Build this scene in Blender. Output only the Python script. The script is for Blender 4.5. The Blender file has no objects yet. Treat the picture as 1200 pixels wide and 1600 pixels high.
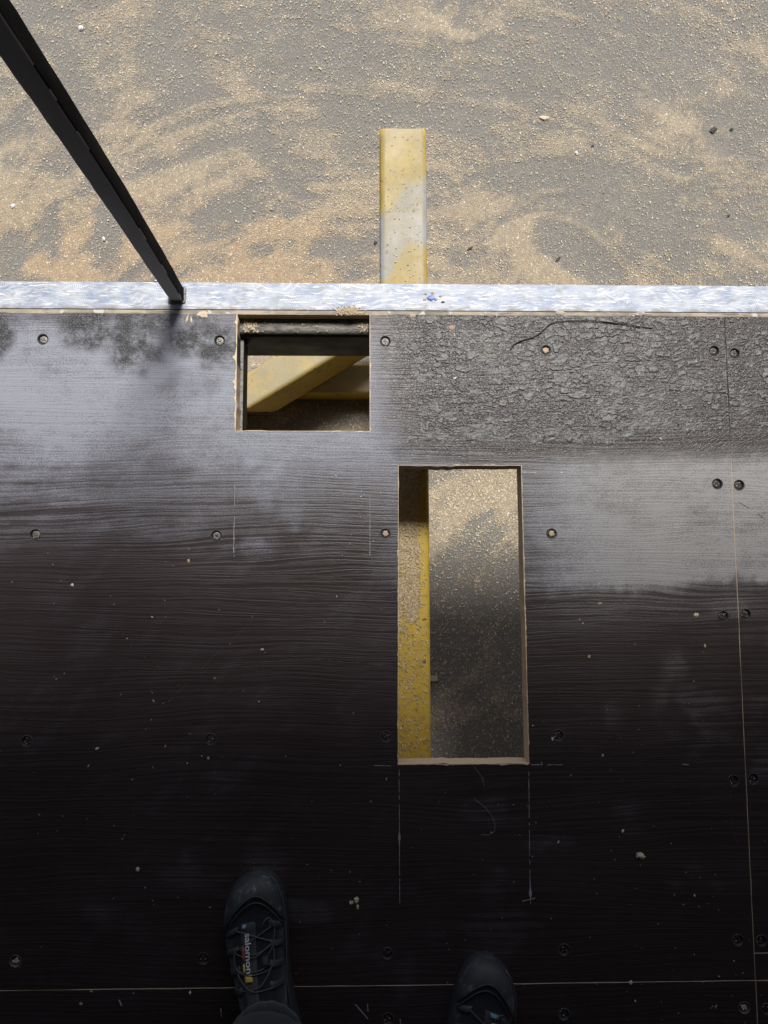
import bpy, bmesh, math, random
import numpy as np
from mathutils import Matrix, Vector
from mathutils.geometry import delaunay_2d_cdt

random.seed(7)
rng = np.random.default_rng(11)
scene = bpy.context.scene
col = scene.collection
R = math.radians

# ------------------------------------------------------------------ camera
CAM_Z, FPX = 1.40, 1155.0
PITCH, TILT, ROLL = 0.0935, 0.02115, -0.00214
M3 = (Matrix.Rotation(ROLL, 3, 'Z') @ Matrix.Rotation(-TILT, 3, 'Y') @ Matrix.Rotation(PITCH, 3, 'X'))
cam_data = bpy.data.cameras.new('camera')
cam_data.sensor_fit = 'VERTICAL'
cam_data.sensor_height = 36.0
cam_data.lens = 18.0 * FPX / 800.0
cam_data.clip_start = 0.02
cam_data.clip_end = 500
cam = bpy.data.objects.new('camera', cam_data)
col.objects.link(cam)
cam.matrix_world = Matrix.Translation((0, 0, CAM_Z)) @ M3.to_4x4()
scene.camera = cam

# ------------------------------------------------------------------ sky, sun, exposure
SUN_EL, SUN_AZ = R(59), R(-13)        # the sun stands in front of the platform (+Y), a little to the right
world = bpy.data.worlds.new('World')
scene.world = world
world.use_nodes = True
wn = world.node_tree
bg = wn.nodes['Background']
sky = wn.nodes.new('ShaderNodeTexSky')
sky.sky_type = 'NISHITA'
sky.sun_disc = False
sky.sun_elevation = SUN_EL
sky.sun_rotation = -SUN_AZ
sky.air_density = 1.0
sky.dust_density = 3.0
wn.links.new(sky.outputs[0], bg.inputs[0])
bg.inputs[1].default_value = 0.10
sun_data = bpy.data.lights.new('sun', 'SUN')
sun_data.energy = 4.0
sun_data.angle = R(16.0)              # veiled sun: soft shadow edges
sun_data.color = (1.0, 0.96, 0.90)
sun = bpy.data.objects.new('sun', sun_data)
col.objects.link(sun)
to_sun = Vector((-math.sin(SUN_AZ) * math.cos(SUN_EL), math.cos(SUN_AZ) * math.cos(SUN_EL), math.sin(SUN_EL)))
sun.rotation_euler = to_sun.to_track_quat('Z', 'Y').to_euler()
vs = scene.view_settings
vs.view_transform = 'Standard'
vs.look = 'None'
vs.exposure = 0.2
vs.gamma = 1.0
vs.use_curve_mapping = False

# ------------------------------------------------------------------ helpers
DECK_T = 0.042
GROUND = -1.08

def un(x, y, z=0.0):
    """point of the photograph dropped on the level plane z"""
    d = M3 @ Vector(((x - 600) / FPX, -(y - 800) / FPX, -1.0))
    s = (CAM_Z - z) / (-d.z)
    return Vector((d.x * s, d.y * s, z))

M3n = np.array(M3)
def to_px(X, Y, Z):
    p = np.stack([X, Y, Z - CAM_Z], -1) @ M3n
    return 600 + FPX * p[..., 0] / -p[..., 2], 800 - FPX * p[..., 1] / -p[..., 2]

_tab = np.random.default_rng(5).random((512, 512))
def vnoise(x, y):
    xi = np.floor(x).astype(int); yi = np.floor(y).astype(int)
    fx = x - xi; fy = y - yi
    fx = fx * fx * (3 - 2 * fx); fy = fy * fy * (3 - 2 * fy)
    a = _tab[xi % 512, yi % 512]; b = _tab[(xi + 1) % 512, yi % 512]
    c = _tab[xi % 512, (yi + 1) % 512]; d = _tab[(xi + 1) % 512, (yi + 1) % 512]
    return (a * (1 - fx) + b * fx) * (1 - fy) + (c * (1 - fx) + d * fx) * fy
def fbm(x, y, o=4):
    s = 0; a = 0.5; t = 0
    for i in range(o):
        s = s + a * vnoise(x + 17.3 * i, y + 31.7 * i); t += a; a *= 0.5; x = x * 2.03; y = y * 2.03
    return s / t
def sstep(a, b, x):
    t = np.clip((x - a) / (b - a), 0, 1)
    return t * t * (3 - 2 * t)
def voronoi(x, y, jit=0.9):
    xi = np.floor(x).astype(int); yi = np.floor(y).astype(int)
    f1 = np.full(x.shape, 9.0); f2 = np.full(x.shape, 9.0); cid = np.zeros(x.shape)
    for dx in (-1, 0, 1):
        for dy in (-1, 0, 1):
            cx = xi + dx; cy = yi + dy
            px = cx + 0.5 + jit * (_tab[cx % 512, cy % 512] - 0.5)
            py = cy + 0.5 + jit * (_tab[(cx + 101) % 512, (cy + 57) % 512] - 0.5)
            d = np.hypot(px - x, py - y)
            near = d < f1
            f2 = np.where(near, f1, np.minimum(f2, d))
            cid = np.where(near, _tab[(cx + 31) % 512, (cy + 211) % 512], cid)
            f1 = np.where(near, d, f1)
    return f1, f2, cid

def link(o, parent=None):
    col.objects.link(o)
    if parent is not None:
        o.parent = parent
        o.matrix_parent_inverse = parent.matrix_world.inverted()
    return o
def tag(o, label=None, cat=None, group=None, kind=None):
    if label: o['label'] = label
    if cat: o['category'] = cat
    if group: o['group'] = group
    if kind: o['kind'] = kind
    return o
def empty(name, loc=(0, 0, 0)):
    o = bpy.data.objects.new(name, None)
    o.empty_display_size = 0.1
    o.matrix_world = Matrix.Translation(loc)
    col.objects.link(o)
    return o
def mesh_obj(name, verts, faces, mats, parent=None, smooth=False, fmats=None):
    me = bpy.data.meshes.new(name)
    me.from_pydata([tuple(v) for v in verts], [], [tuple(f) for f in faces])
    for m in (mats if isinstance(mats, (list, tuple)) else [mats]):
        me.materials.append(m)
    if fmats is not None:
        me.polygons.foreach_set('material_index', fmats)
    if smooth:
        me.polygons.foreach_set('use_smooth', [True] * len(me.polygons))
    me.update()
    return link(bpy.data.objects.new(name, me), parent)
def bm_obj(name, bm, mat, parent=None, smooth=False):
    me = bpy.data.meshes.new(name)
    bm.normal_update()
    bm.to_mesh(me); bm.free()
    for m in (mat if isinstance(mat, (list, tuple)) else [mat]):
        me.materials.append(m)
    if smooth:
        me.polygons.foreach_set('use_smooth', [True] * len(me.polygons))
    return link(bpy.data.objects.new(name, me), parent)
def add_attr(me, name, vals):
    a = me.attributes.new(name, 'FLOAT', 'POINT')
    a.data.foreach_set('value', np.asarray(vals, dtype=np.float32).ravel())

def box_bm(x0, x1, y0, y1, z0, z1, bev=0.0, seg=2):
    bm = bmesh.new()
    bmesh.ops.create_cube(bm, size=1.0)
    for v in bm.verts:
        v.co = Vector((x0 if v.co.x < 0 else x1, y0 if v.co.y < 0 else y1, z0 if v.co.z < 0 else z1))
    if bev:
        bmesh.ops.bevel(bm, geom=bm.edges[:], offset=bev, segments=seg, affect='EDGES', profile=0.5)
    return bm
def rhs_bm(A, B, w, h, r, up=(0, 0, 1), wall=0.006, n=4):
    """hollow rectangular section with round corners from A to B; A, B on the centre line"""
    A = Vector(A); B = Vector(B); ax = (B - A).normalized()
    side = ax.cross(Vector(up)).normalized(); upv = side.cross(ax).normalized()
    def prof(w, h, r):
        pts = []
        for cx, cy, a0 in ((1, 1, 0), (-1, 1, 90), (-1, -1, 180), (1, -1, 270)):
            for k in range(n + 1):
                a = R(a0 + 90 * k / n)
                pts.append((cx * (w / 2 - r) + r * math.cos(a), cy * (h / 2 - r) + r * math.sin(a)))
        return pts
    bm = bmesh.new()
    rings = []
    for P, (ww, hh, rr) in ((A, (w, h, r)), (B, (w, h, r)), (B, (w - 2 * wall, h - 2 * wall, max(r - wall, .002))), (A, (w - 2 * wall, h - 2 * wall, max(r - wall, .002)))):
        rings.append([bm.verts.new(P + side * p[0] + upv * p[1]) for p in prof(ww, hh, rr)])
    m = len(rings[0])
    for i in range(4):
        a, b = rings[i], rings[(i + 1) % 4]
        for k in range(m):
            bm.faces.new((a[k], a[(k + 1) % m], b[(k + 1) % m], b[k]))
    bmesh.ops.recalc_face_normals(bm, faces=bm.faces[:])
    return bm
def tube_verts(pts, rad, n=6):
    V = []; F = []
    pts = [Vector(p) for p in pts]
    for i, p in enumerate(pts):
        t = (pts[min(i + 1, len(pts) - 1)] - pts[max(i - 1, 0)]).normalized()
        s = t.cross(Vector((0, 0, 1)))
        if s.length < 1e-4: s = Vector((1, 0, 0))
        s.normalize(); u = s.cross(t)
        rr = rad[i] if isinstance(rad, (list, tuple)) else rad
        for k in range(n):
            a = 2 * math.pi * k / n
            V.append(p + s * math.cos(a) * rr + u * math.sin(a) * rr)
    for i in range(len(pts) - 1):
        for k in range(n):
            F.append((i * n + k, i * n + (k + 1) % n, (i + 1) * n + (k + 1) % n, (i + 1) * n + k))
    F.append(tuple(range(n))[::-1]); F.append(tuple(range((len(pts) - 1) * n, len(pts) * n)))
    return V, F
def spline(pts, n=8):
    out = []
    P = [Vector(p) for p in pts]
    P = [2 * P[0] - P[1]] + P + [2 * P[-1] - P[-2]]
    for i in range(1, len(P) - 2):
        for k in range(n):
            t = k / n
            out.append(0.5 * ((2 * P[i]) + (-P[i-1] + P[i+1]) * t + (2*P[i-1] - 5*P[i] + 4*P[i+1] - P[i+2]) * t*t + (-P[i-1] + 3*P[i] - 3*P[i+1] + P[i+2]) * t**3))
    out.append(P[-2])
    return out

# ------------------------------------------------------------------ materials
class NT:
    def __init__(s, name):
        s.m = bpy.data.materials.new(name); s.m.use_nodes = True
        s.t = s.m.node_tree; s.b = s.t.nodes['Principled BSDF']
    def n(s, kind, **kw):
        nd = s.t.nodes.new(kind)
        for k, v in kw.items():
            if k.startswith('i_'):
                key = k[2:]; key = int(key) if key.isdigit() else key
                s.set(nd.inputs[key], v)
            else: setattr(nd, k, v)
        return nd
    def set(s, inp, v):
        if hasattr(v, 'is_output'): s.t.links.new(v, inp)
        else: inp.default_value = v
    def pos(s): return s.n('ShaderNodeNewGeometry').outputs['Position']
    def attr(s, name): return s.n('ShaderNodeAttribute', attribute_name=name).outputs['Fac']
    def map(s, vec, scale=(1, 1, 1), loc=(0, 0, 0), rot=(0, 0, 0)):
        nd = s.n('ShaderNodeMapping'); s.set(nd.inputs[0], vec)
        nd.inputs['Location'].default_value = loc; nd.inputs['Scale'].default_value = scale; nd.inputs['Rotation'].default_value = rot
        return nd.outputs[0]
    def noise(s, vec, scale, detail=3, rough=0.5, dist=0.0):
        nd = s.n('ShaderNodeTexNoise'); s.set(nd.inputs['Vector'], vec)
        nd.inputs['Scale'].default_value = scale; nd.inputs['Detail'].default_value = detail
        nd.inputs['Roughness'].default_value = rough; nd.inputs['Distortion'].default_value = dist
        return nd.outputs['Fac']
    def vor(s, vec, scale, feature='F1', out='Distance', rnd=1.0):
        nd = s.n('ShaderNodeTexVoronoi', feature=feature); s.set(nd.inputs['Vector'], vec)
        nd.inputs['Scale'].default_value = scale; nd.inputs['Randomness'].default_value = rnd
        return nd.outputs[out]
    def math(s, op, a, b=0.0, c=0.0, clamp=False):
        nd = s.n('ShaderNodeMath', operation=op, use_clamp=clamp)
        s.set(nd.inputs[0], a); s.set(nd.inputs[1], b); s.set(nd.inputs[2], c)
        return nd.outputs[0]
    def vmath(s, op, a, b=(0, 0, 0), out=0):
        nd = s.n('ShaderNodeVectorMath', operation=op); s.set(nd.inputs[0], a)
        if op == 'SCALE': s.set(nd.inputs['Scale'], b)
        else: s.set(nd.inputs[1], b)
        return nd.outputs['Value'] if out else nd.outputs[0]
    def ramp(s, v, lo, hi, a=0.0, b=1.0, smooth=True):
        nd = s.n('ShaderNodeMapRange', interpolation_type='SMOOTHSTEP' if smooth else 'LINEAR'); s.set(nd.inputs[0], v)
        for i, q in enumerate((lo, hi, a, b)): s.set(nd.inputs[1 + i], q)
        return nd.outputs[0]
    def mix(s, f, a, b):
        nd = s.n('ShaderNodeMix', data_type='RGBA'); s.set(nd.inputs[0], f)
        for i, q in ((6, a), (7, b)):
            if isinstance(q, tuple) and len(q) == 3: q = q + (1,)
            s.set(nd.inputs[i], q)
        return nd.outputs[2]
    def cramp(s, v, stops):
        nd = s.n('ShaderNodeValToRGB'); s.set(nd.inputs[0], v)
        e = nd.color_ramp.elements
        while len(e) < len(stops): e.new(0.5)
        for k, (p, c) in enumerate(stops): e[k].position = p; e[k].color = tuple(c) + (1,)
        return nd.outputs[0]
    def bump(s, h, strength=0.5, dist=0.002, normal=None):
        nd = s.n('ShaderNodeBump'); nd.inputs['Strength'].default_value = strength; nd.inputs['Distance'].default_value = dist
        s.set(nd.inputs['Height'], h)
        if normal is not None: s.set(nd.inputs['Normal'], normal)
        return nd.outputs[0]
    def fin(s, color, rough=0.6, normal=None, metal=0.0, spec=0.5):
        s.set(s.b.inputs['Base Color'], color if not (isinstance(color, tuple) and len(color) == 3) else color + (1,))
        s.set(s.b.inputs['Roughness'], rough); s.set(s.b.inputs['Metallic'], metal)
        s.set(s.b.inputs['Specular IOR Level'], spec)
        if normal is not None: s.set(s.b.inputs['Normal'], normal)
        return s.m

def film_nodes(t):
    """grain pressed into the brown-black film, plus dust, scorch: colour, roughness, height"""
    p = t.pos()
    warp = t.math('SUBTRACT', t.noise(t.map(p, (1.1, 4.5, 1)), 1.0, 3), 0.5)
    off = t.n('ShaderNodeCombineXYZ'); t.set(off.inputs[1], t.math('MULTIPLY', warp, 0.085))
    q = t.vmath('ADD', p, off.outputs[0])
    jit = t.n('ShaderNodeCombineXYZ'); t.set(jit.inputs[1], t.math('MULTIPLY', t.math('SUBTRACT', t.noise(p, 130, 2, 0.6), 0.5), 0.0022))
    q = t.vmath('ADD', q, jit.outputs[0])
    g1 = t.noise(t.map(q, (2.2, 250, 1)), 1.0, 2, 0.55)
    g2 = t.noise(t.map(q, (18, 520, 1), (3, 1, 0)), 1.0, 2, 0.65)
    grit = t.noise(p, 330, 3, 0.75)
    grain = t.math('ADD', t.math('ADD', t.math('MULTIPLY', g1, 0.62), t.math('MULTIPLY', g2, 0.26)), t.math('MULTIPLY', grit, 0.14))
    line = t.ramp(grain, 0.42, 0.60)
    broad = t.noise(t.map(p, (3.0, 5.0, 1)), 1.0, 4, 0.6)
    speck = t.noise(p, 420, 2, 0.7)
    dust = t.attr('dust')
    d = t.math('ADD', dust, t.math('MULTIPLY', t.math('SUBTRACT', broad, 0.5), t.math('MULTIPLY', dust, 1.5)))
    d = t.math('ADD', d, t.math('MULTIPLY', t.math('SUBTRACT', t.noise(t.map(p, (1, 1.6, 1)), 15, 5, 0.7), 0.5), t.math('MULTIPLY', dust, 1.3)))
    d = t.math('ADD', d, t.math('MULTIPLY', t.math('SUBTRACT', t.noise(p, 60, 4, 0.65), 0.5), t.math('MULTIPLY', dust, 0.75)))
    d = t.math('MULTIPLY', d, t.ramp(grit, 0.30, 0.72, 0.55, 1.45))
    # dust lies on the ridges first, then closes over the grooves
    amt = t.math('MULTIPLY', d, t.ramp(line, 0.0, 1.0, t.ramp(dust, 0.05, 0.75, 0.12, 0.97), 1.2), clamp=True)
    amt = t.math('ADD', amt, t.math('MULTIPLY', t.ramp(speck, 0.70, 0.80), t.math('MULTIPLY', dust, 0.35)), clamp=True)
    film = t.mix(broad, (0.023, 0.0145, 0.0145), (0.046, 0.034, 0.033))
    sx = t.n('ShaderNodeSeparateXYZ'); t.set(sx.inputs[0], p)
    c = t.mix(amt, film, t.mix(t.ramp(sx.outputs[0], 0.15, 0.55), (0.255, 0.268, 0.315), (0.29, 0.285, 0.285)))  # dust bluer on the left: sky sheen put into its colour
    sc = t.attr('scorch')
    blis = t.vor(t.map(p, (1, 1.3, 1)), 170, 'DISTANCE_TO_EDGE')
    lum = t.noise(p, 300, 3, 0.7)
    sm = t.math('MULTIPLY', sc, t.ramp(t.noise(p, 35, 4, 0.7), 0.25, 0.6), clamp=True)
    c = t.mix(sm, c, t.mix(t.ramp(lum, 0.52, 0.72), (0.018, 0.018, 0.019), (0.20, 0.20, 0.205)))
    rough = t.ramp(amt, 0, 1, 0.36, 0.62)
    h = t.math('ADD', line, t.math('MULTIPLY', t.math('MULTIPLY', t.ramp(blis, 0, 0.12), sm), 2.5))
    h = t.math('ADD', h, t.math('MULTIPLY', speck, 0.35))
    return c, rough, h, p

def mat_film():
    t = NT('film_faced_plywood')
    c, r, h, p = film_nodes(t)
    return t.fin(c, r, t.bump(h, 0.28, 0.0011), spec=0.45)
def mat_char():
    t = NT('charred_plywood')
    p = t.pos()
    cell = t.attr('cell'); deep = t.attr('crack')
    n = t.noise(p, 240, 4, 0.7)
    b = t.noise(p, 16, 4, 0.6)
    base = t.mix(t.math('ADD', t.math('MULTIPLY', cell, 0.3), t.math('MULTIPLY', 0.55, t.ramp(t.noise(p, 70, 4, 0.75), 0.36, 0.64))), (0.014, 0.014, 0.015), (0.100, 0.100, 0.103))
    base = t.mix(t.ramp(n, 0.54, 0.72), base, (0.34, 0.34, 0.345))
    base = t.mix(t.ramp(deep, 0.05, 0.65, 0.0, 0.98), base, (0.006, 0.011, 0.011))  # cracks coloured near black to deepen the shade in them
    brown = t.math('MULTIPLY', t.ramp(t.noise(p, 28, 3), 0.60, 0.72), t.ramp(t.vor(p, 30, out='Distance'), 0.2, 0.5))
    base = t.mix(t.math('MULTIPLY', brown, 0.55), base, (0.12, 0.088, 0.062))
    hh = t.math('ADD', t.noise(t.map(p, (60, 260, 60)), 1.0, 4, 0.7), t.math('MULTIPLY', n, 0.8))
    rg = t.math('MAXIMUM', t.ramp(n, 0.3, 0.7, 0.26, 0.5), t.ramp(deep, 0.1, 0.7, 0.0, 0.95))
    return t.fin(base, rg, t.bump(hh, 0.6, 0.0018), spec=t.ramp(deep, 0.1, 0.7, 0.6, 0.05))
def mat_plyedge():
    t = NT('cut_plywood_edge')
    p = t.pos()
    z = t.n('ShaderNodeSeparateXYZ'); t.set(z.inputs[0], p)
    lay = t.math('SINE', t.math('MULTIPLY', t.math('ADD', z.outputs[2], t.math('MULTIPLY', t.noise(p, 30, 2), 0.002)), 1500))
    n = t.noise(p, 160, 4, 0.7)
    c = t.mix(t.ramp(lay, -0.6, 0.6), (0.40, 0.30, 0.20), (0.62, 0.50, 0.36))
    c = t.mix(t.ramp(n, 0.55, 0.75), c, (0.27, 0.20, 0.14))
    c = t.mix(t.ramp(t.attr('scorch'), 0.1, 0.4), c, (0.03, 0.028, 0.026))
    return t.fin(c, 0.85, t.bump(n, 0.5, 0.001))
def mat_strip():
    t = NT('ground_bare_metal')
    p = t.pos()
    w = t.vmath('ADD', p, t.vmath('SCALE', t.vmath('SUBTRACT', t.n('ShaderNodeTexNoise', i_Vector=p, i_Scale=35.0).outputs['Color'], (0.5, 0.5, 0.5)), 0.012))
    def arcs(scale, seed, freq):
        v = t.n('ShaderNodeTexVoronoi'); t.set(v.inputs['Vector'], t.map(w, (scale * 0.55, scale, 0), (seed, seed * 2, 0))); v.inputs['Scale'].default_value = 1.0
        rnd = t.vmath('SUBTRACT', v.outputs['Color'], (0.5, 0.5, 0.5))
        cen = t.vmath('ADD', v.outputs['Position'], t.vmath('SCALE', rnd, 2.4))
        loc = t.map(w, (scale * 0.55, scale, 0), (seed, seed * 2, 0))
        dd = t.vmath('DISTANCE', loc, cen, out=1)
        s = t.math('SINE', t.math('MULTIPLY', dd, freq))
        return t.math('MULTIPLY', t.ramp(s, -0.2, 0.9), t.ramp(v.outputs['Distance'], 0.75, 0.35)), v.outputs['Distance']
    a, da = arcs(34, 0.0, 30)
    def streak(rot, sx, sy, lo, hi, off):
        return t.ramp(t.noise(t.map(w, (sx, sy, 1), (off, off, 0), (0, 0, R(rot))), 1.0, 3, 0.6), lo, hi)
    pick = t.ramp(t.noise(t.map(p, (1, 2, 1)), 16, 2), 0.45, 0.55)
    st = t.math('ADD', t.math('MULTIPLY', streak(9, 26, 260, 0.46, 0.68, 0), pick), t.math('MULTIPLY', streak(-14, 34, 240, 0.46, 0.68, 5), t.math('SUBTRACT', 1.0, pick)))
    st = t.math('MULTIPLY', st, t.ramp(t.noise(t.map(p, (1, 2.5, 1)), 20, 4, 0.7), 0.36, 0.58))
    dash = t.math('MULTIPLY', t.ramp(t.math('SINE', t.math('MULTIPLY', t.vmath('DOT_PRODUCT', w, (1, 0.35, 0), out=1), 1500)), -0.3, 0.5), streak(3, 14, 190, 0.50, 0.60, 3))
    arc = t.math('MAXIMUM', st, t.math('MULTIPLY', t.math('MULTIPLY', t.math('MAXIMUM', t.math('MULTIPLY', a, 0.6), dash), 0.55), t.ramp(t.noise(p, 24, 3), 0.46, 0.56)))
    tone = t.noise(t.map(p, (1, 2, 1)), 18, 4, 0.65)
    c = t.mix(arc, t.mix(t.ramp(tone, 0.36, 0.62), (0.24, 0.29, 0.40), (0.44, 0.48, 0.55)), (0.80, 0.80, 0.78))
    dirt = t.ramp(t.noise(t.map(p, (1, 2.2, 1)), 30, 5, 0.75), 0.52, 0.66)
    c = t.mix(t.math('MULTIPLY', dirt, 0.65), c, (0.27, 0.265, 0.255))
    sep = t.n('ShaderNodeSeparateXYZ'); t.set(sep.inputs[0], w)
    edge = t.math('MULTIPLY', t.ramp(sep.outputs[1], 0.5345, 0.5285), t.ramp(t.noise(t.map(p, (1, .2, 1)), 40, 3), 0.35, 0.6))
    c = t.mix(t.math('MULTIPLY', edge, 0.8), c, (0.25, 0.24, 0.22))
    return t.fin(c, t.ramp(tone, 0.3, 0.7, 0.5, 0.65), t.bump(arc, 0.5, 0.0008), metal=0.1, spec=0.35)
def mat_batten():
    t = NT('weathered_batten')
    p = t.pos()
    n = t.noise(t.map(p, (18, 160, 60)), 1.0, 4, 0.7)
    m = t.noise(p, 14, 4, 0.7)
    c = t.mix(t.ramp(m, 0.38, 0.62), (0.30, 0.27, 0.22), (0.47, 0.41, 0.32))
    c = t.mix(t.ramp(n, 0.52, 0.68), c, (0.13, 0.12, 0.11))
    c = t.mix(t.ramp(t.noise(p, 45, 3), 0.60, 0.66), c, (0.60, 0.58, 0.53))
    return t.fin(c, 0.8, t.bump(n, 0.6, 0.001))
def mat_blackpaint(name, c0=(0.005, 0.005, 0.0055), c1=(0.012, 0.012, 0.013), rough=0.32, dusty=0.0, spec=0.35):
    t = NT(name)
    p = t.pos()
    n = t.noise(p, 18, 4, 0.6); f = t.noise(t.map(p, (60, 300, 60)), 1.0, 4, 0.7)
    c = t.mix(n, c0, c1)
    if dusty:
        nz = t.n('ShaderNodeSeparateXYZ'); t.set(nz.inputs[0], t.n('ShaderNodeNewGeometry').outputs['Normal'])
        c = t.mix(t.math('MULTIPLY', t.math('MULTIPLY', t.ramp(f, 0.22, 0.62), dusty), t.ramp(nz.outputs[2], 0.5, 0.95)), c, (0.36, 0.34, 0.31))  # grey on top faces: dust, plus the rim's highlight put into the colour
    return t.fin(c, t.ramp(n, 0.3, 0.7, rough, rough + 0.15), t.bump(n, 0.3, 0.004), spec=spec)
def mat_yellow(name='yellow_paint_worn'):
    t = NT(name)
    p = t.pos()
    big = t.noise(p, 9, 4, 0.65); f = t.noise(p, 190, 3, 0.75); ch = t.noise(p, 46, 5, 0.75)
    y = t.mix(big, (0.44, 0.29, 0.015), (0.60, 0.41, 0.025))
    y = t.mix(t.ramp(f, 0.47, 0.72, 0.0, 0.45), y, (0.45, 0.42, 0.33))
    prim = t.attr('primer')
    y = t.mix(t.ramp(t.math('ADD', prim, t.math('MULTIPLY', t.math('SUBTRACT', t.noise(p, 70, 5, 0.75), 0.5), 1.3)), 0.25, 0.80), y, t.mix(big, (0.33, 0.35, 0.37), (0.42, 0.46, 0.54)))
    y = t.mix(t.ramp(ch, 0.635, 0.66), y, (0.085, 0.055, 0.035))
    scr = t.ramp(t.noise(t.map(p, (420, 14, 60)), 1.0, 3, 0.7), 0.66, 0.74)
    y = t.mix(t.math('MULTIPLY', scr, 0.5), y, (0.20, 0.17, 0.11))
    y = t.mix(t.ramp(t.noise(p, 33, 4, 0.7), 0.70, 0.715), y, (0.07, 0.16, 0.22))
    speck = t.ramp(t.noise(p, 300, 2, 0.6), 0.67, 0.74)
    y = t.mix(t.math('MULTIPLY', speck, 0.35), y, (0.14, 0.11, 0.07))
    nz = t.n('ShaderNodeSeparateXYZ'); t.set(nz.inputs[0], t.n('ShaderNodeNewGeometry').outputs['Normal'])
    dusty = t.math('MULTIPLY', t.ramp(nz.outputs[2], 0.55, 0.95), t.ramp(t.noise(p, 14, 5, 0.7), 0.28, 0.60, 0.50, 0.97))
    grime = t.ramp(t.noise(t.map(p, (1, 1, 0.35)), 38, 5, 0.75), 0.50, 0.74, 0.0, 0.6)
    y = t.mix(grime, y, (0.17, 0.125, 0.05))
    dusty = t.math('MULTIPLY', dusty, t.math('SUBTRACT', 1.0, t.math('MULTIPLY', t.attr('clean'), 0.88)))
    y = t.mix(dusty, y, t.mix(f, (0.22, 0.19, 0.11), (0.36, 0.31, 0.19)))
    return t.fin(y, t.ramp(big, 0.3, 0.7, 0.5, 0.7), t.bump(t.math('ADD', ch, f), 0.25, 0.001))
def mat_ground():
    t = NT('sawdust_covered_concrete')
    p = t.pos()
    saw = t.attr('saw')
    n1 = t.noise(p, 260, 3, 0.75); n2 = t.noise(p, 5, 5, 0.6); n3 = t.noise(p, 40, 4, 0.7)
    conc = t.mix(n2, (0.135, 0.131, 0.122), (0.200, 0.193, 0.178))
    conc = t.mix(t.ramp(n1, 0.47, 0.70, 0, 0.8), conc, (0.36, 0.335, 0.285))
    dust = t.mix(n3, (0.34, 0.285, 0.20), (0.52, 0.43, 0.30))
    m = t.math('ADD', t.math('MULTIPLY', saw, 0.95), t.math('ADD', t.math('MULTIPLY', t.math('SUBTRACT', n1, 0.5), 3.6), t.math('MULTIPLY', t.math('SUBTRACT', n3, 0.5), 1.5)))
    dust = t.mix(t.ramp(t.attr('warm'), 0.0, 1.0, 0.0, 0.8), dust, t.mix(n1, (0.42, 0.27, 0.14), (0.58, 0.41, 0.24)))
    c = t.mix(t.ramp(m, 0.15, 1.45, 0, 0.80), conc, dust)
    return t.fin(c, 0.85, t.bump(t.math('ADD', n1, n3), 0.7, 0.003), spec=0.3)
def mat_saw():
    t = NT('wood_shavings')
    c = t.cramp(t.attr('tone'), [(0.0, (0.10, 0.07, 0.045)), (0.12, (0.33, 0.25, 0.16)), (0.5, (0.48, 0.38, 0.25)), (0.8, (0.60, 0.52, 0.38)), (1.0, (0.74, 0.69, 0.58))])
    return t.fin(c, 0.8, spec=0.3)
def mat_plain(name, c0, c1=None, rough=0.7, scale=60, bump=0.3, dist=0.001, metal=0.0, spec=0.5):
    t = NT(name)
    p = t.pos(); n = t.noise(p, scale, 4, 0.65)
    return t.fin(t.mix(n, c0, c1 or tuple(min(1, k * 1.5) for k in c0)), rough, t.bump(n, bump, dist), metal=metal, spec=spec)
def mat_fabric(name, c0, c1, scale=700):
    t = NT(name)
    p = t.pos()
    w = t.math('MULTIPLY', t.math('SINE', t.math('MULTIPLY', t.noise(p, scale, 1), 8)), 0.5)
    n = t.noise(p, 22, 4, 0.6)
    t.b.inputs['Sheen Weight'].default_value = 0.15
    return t.fin(t.mix(n, c0, c1), 0.85, t.bump(t.math('ADD', w, n), 0.5, 0.0012), spec=0.3)

FILM, CHAR, EDGE, STRIP, BATTEN = mat_film(), mat_char(), mat_plyedge(), mat_strip(), mat_batten()
FRAME = mat_blackpaint('black_frame_paint', rough=0.45, dusty=0.75, spec=0.2)
POST_SHADED = mat_blackpaint('post_paint_shaded_sides', rough=0.7, spec=0.05)  # post sides: shade put into the colour
POST_LIT = mat_blackpaint('post_paint_lit_front', (0.40, 0.40, 0.405), (0.52, 0.52, 0.525), 0.6, spec=0.2)  # post front: same post, made lighter to paint in the light on it
YEL, GRD, SAW = mat_yellow(), mat_ground(), mat_saw()
SCREW = mat_plain('dusty_screw_steel', (0.10, 0.10, 0.105), (0.30, 0.29, 0.28), 0.45, 500, 0.8, 0.001, 0.6)
SCREWD = mat_plain('dark_screw_steel', (0.02, 0.02, 0.021), (0.09, 0.09, 0.09), 0.45, 500, 0.8, 0.001, 0.5)
WOODFILL = mat_plain('sawdust_plug', (0.42, 0.31, 0.20), (0.62, 0.50, 0.36), 0.9, 500, 0.8)
CHALK = mat_plain('pale_scribe_mark', (0.22, 0.23, 0.25), (0.42, 0.43, 0.46), 0.8, 300)
CHIP = mat_plain('pale_wood_chip', (0.48, 0.38, 0.26), (0.70, 0.60, 0.46), 0.8, 160)
PALE = mat_plain('pale_flake', (0.55, 0.54, 0.52), (0.75, 0.74, 0.72), 0.7, 160)
DARKBIT = mat_plain('charcoal_bit', (0.02, 0.02, 0.02), (0.06, 0.055, 0.05), 0.7, 160, 0.7, 0.003)
BLUE = mat_plain('blue_plastic', (0.03, 0.08, 0.28), (0.09, 0.16, 0.42), 0.4, 120)
ORANGE = mat_plain('rust_orange', (0.36, 0.23, 0.14), (0.48, 0.34, 0.23), 0.8, 120)
ROOFM = mat_plain('dark_roof_sheet', (0.035, 0.035, 0.036), (0.05, 0.05, 0.05), 0.7, 3)
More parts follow.
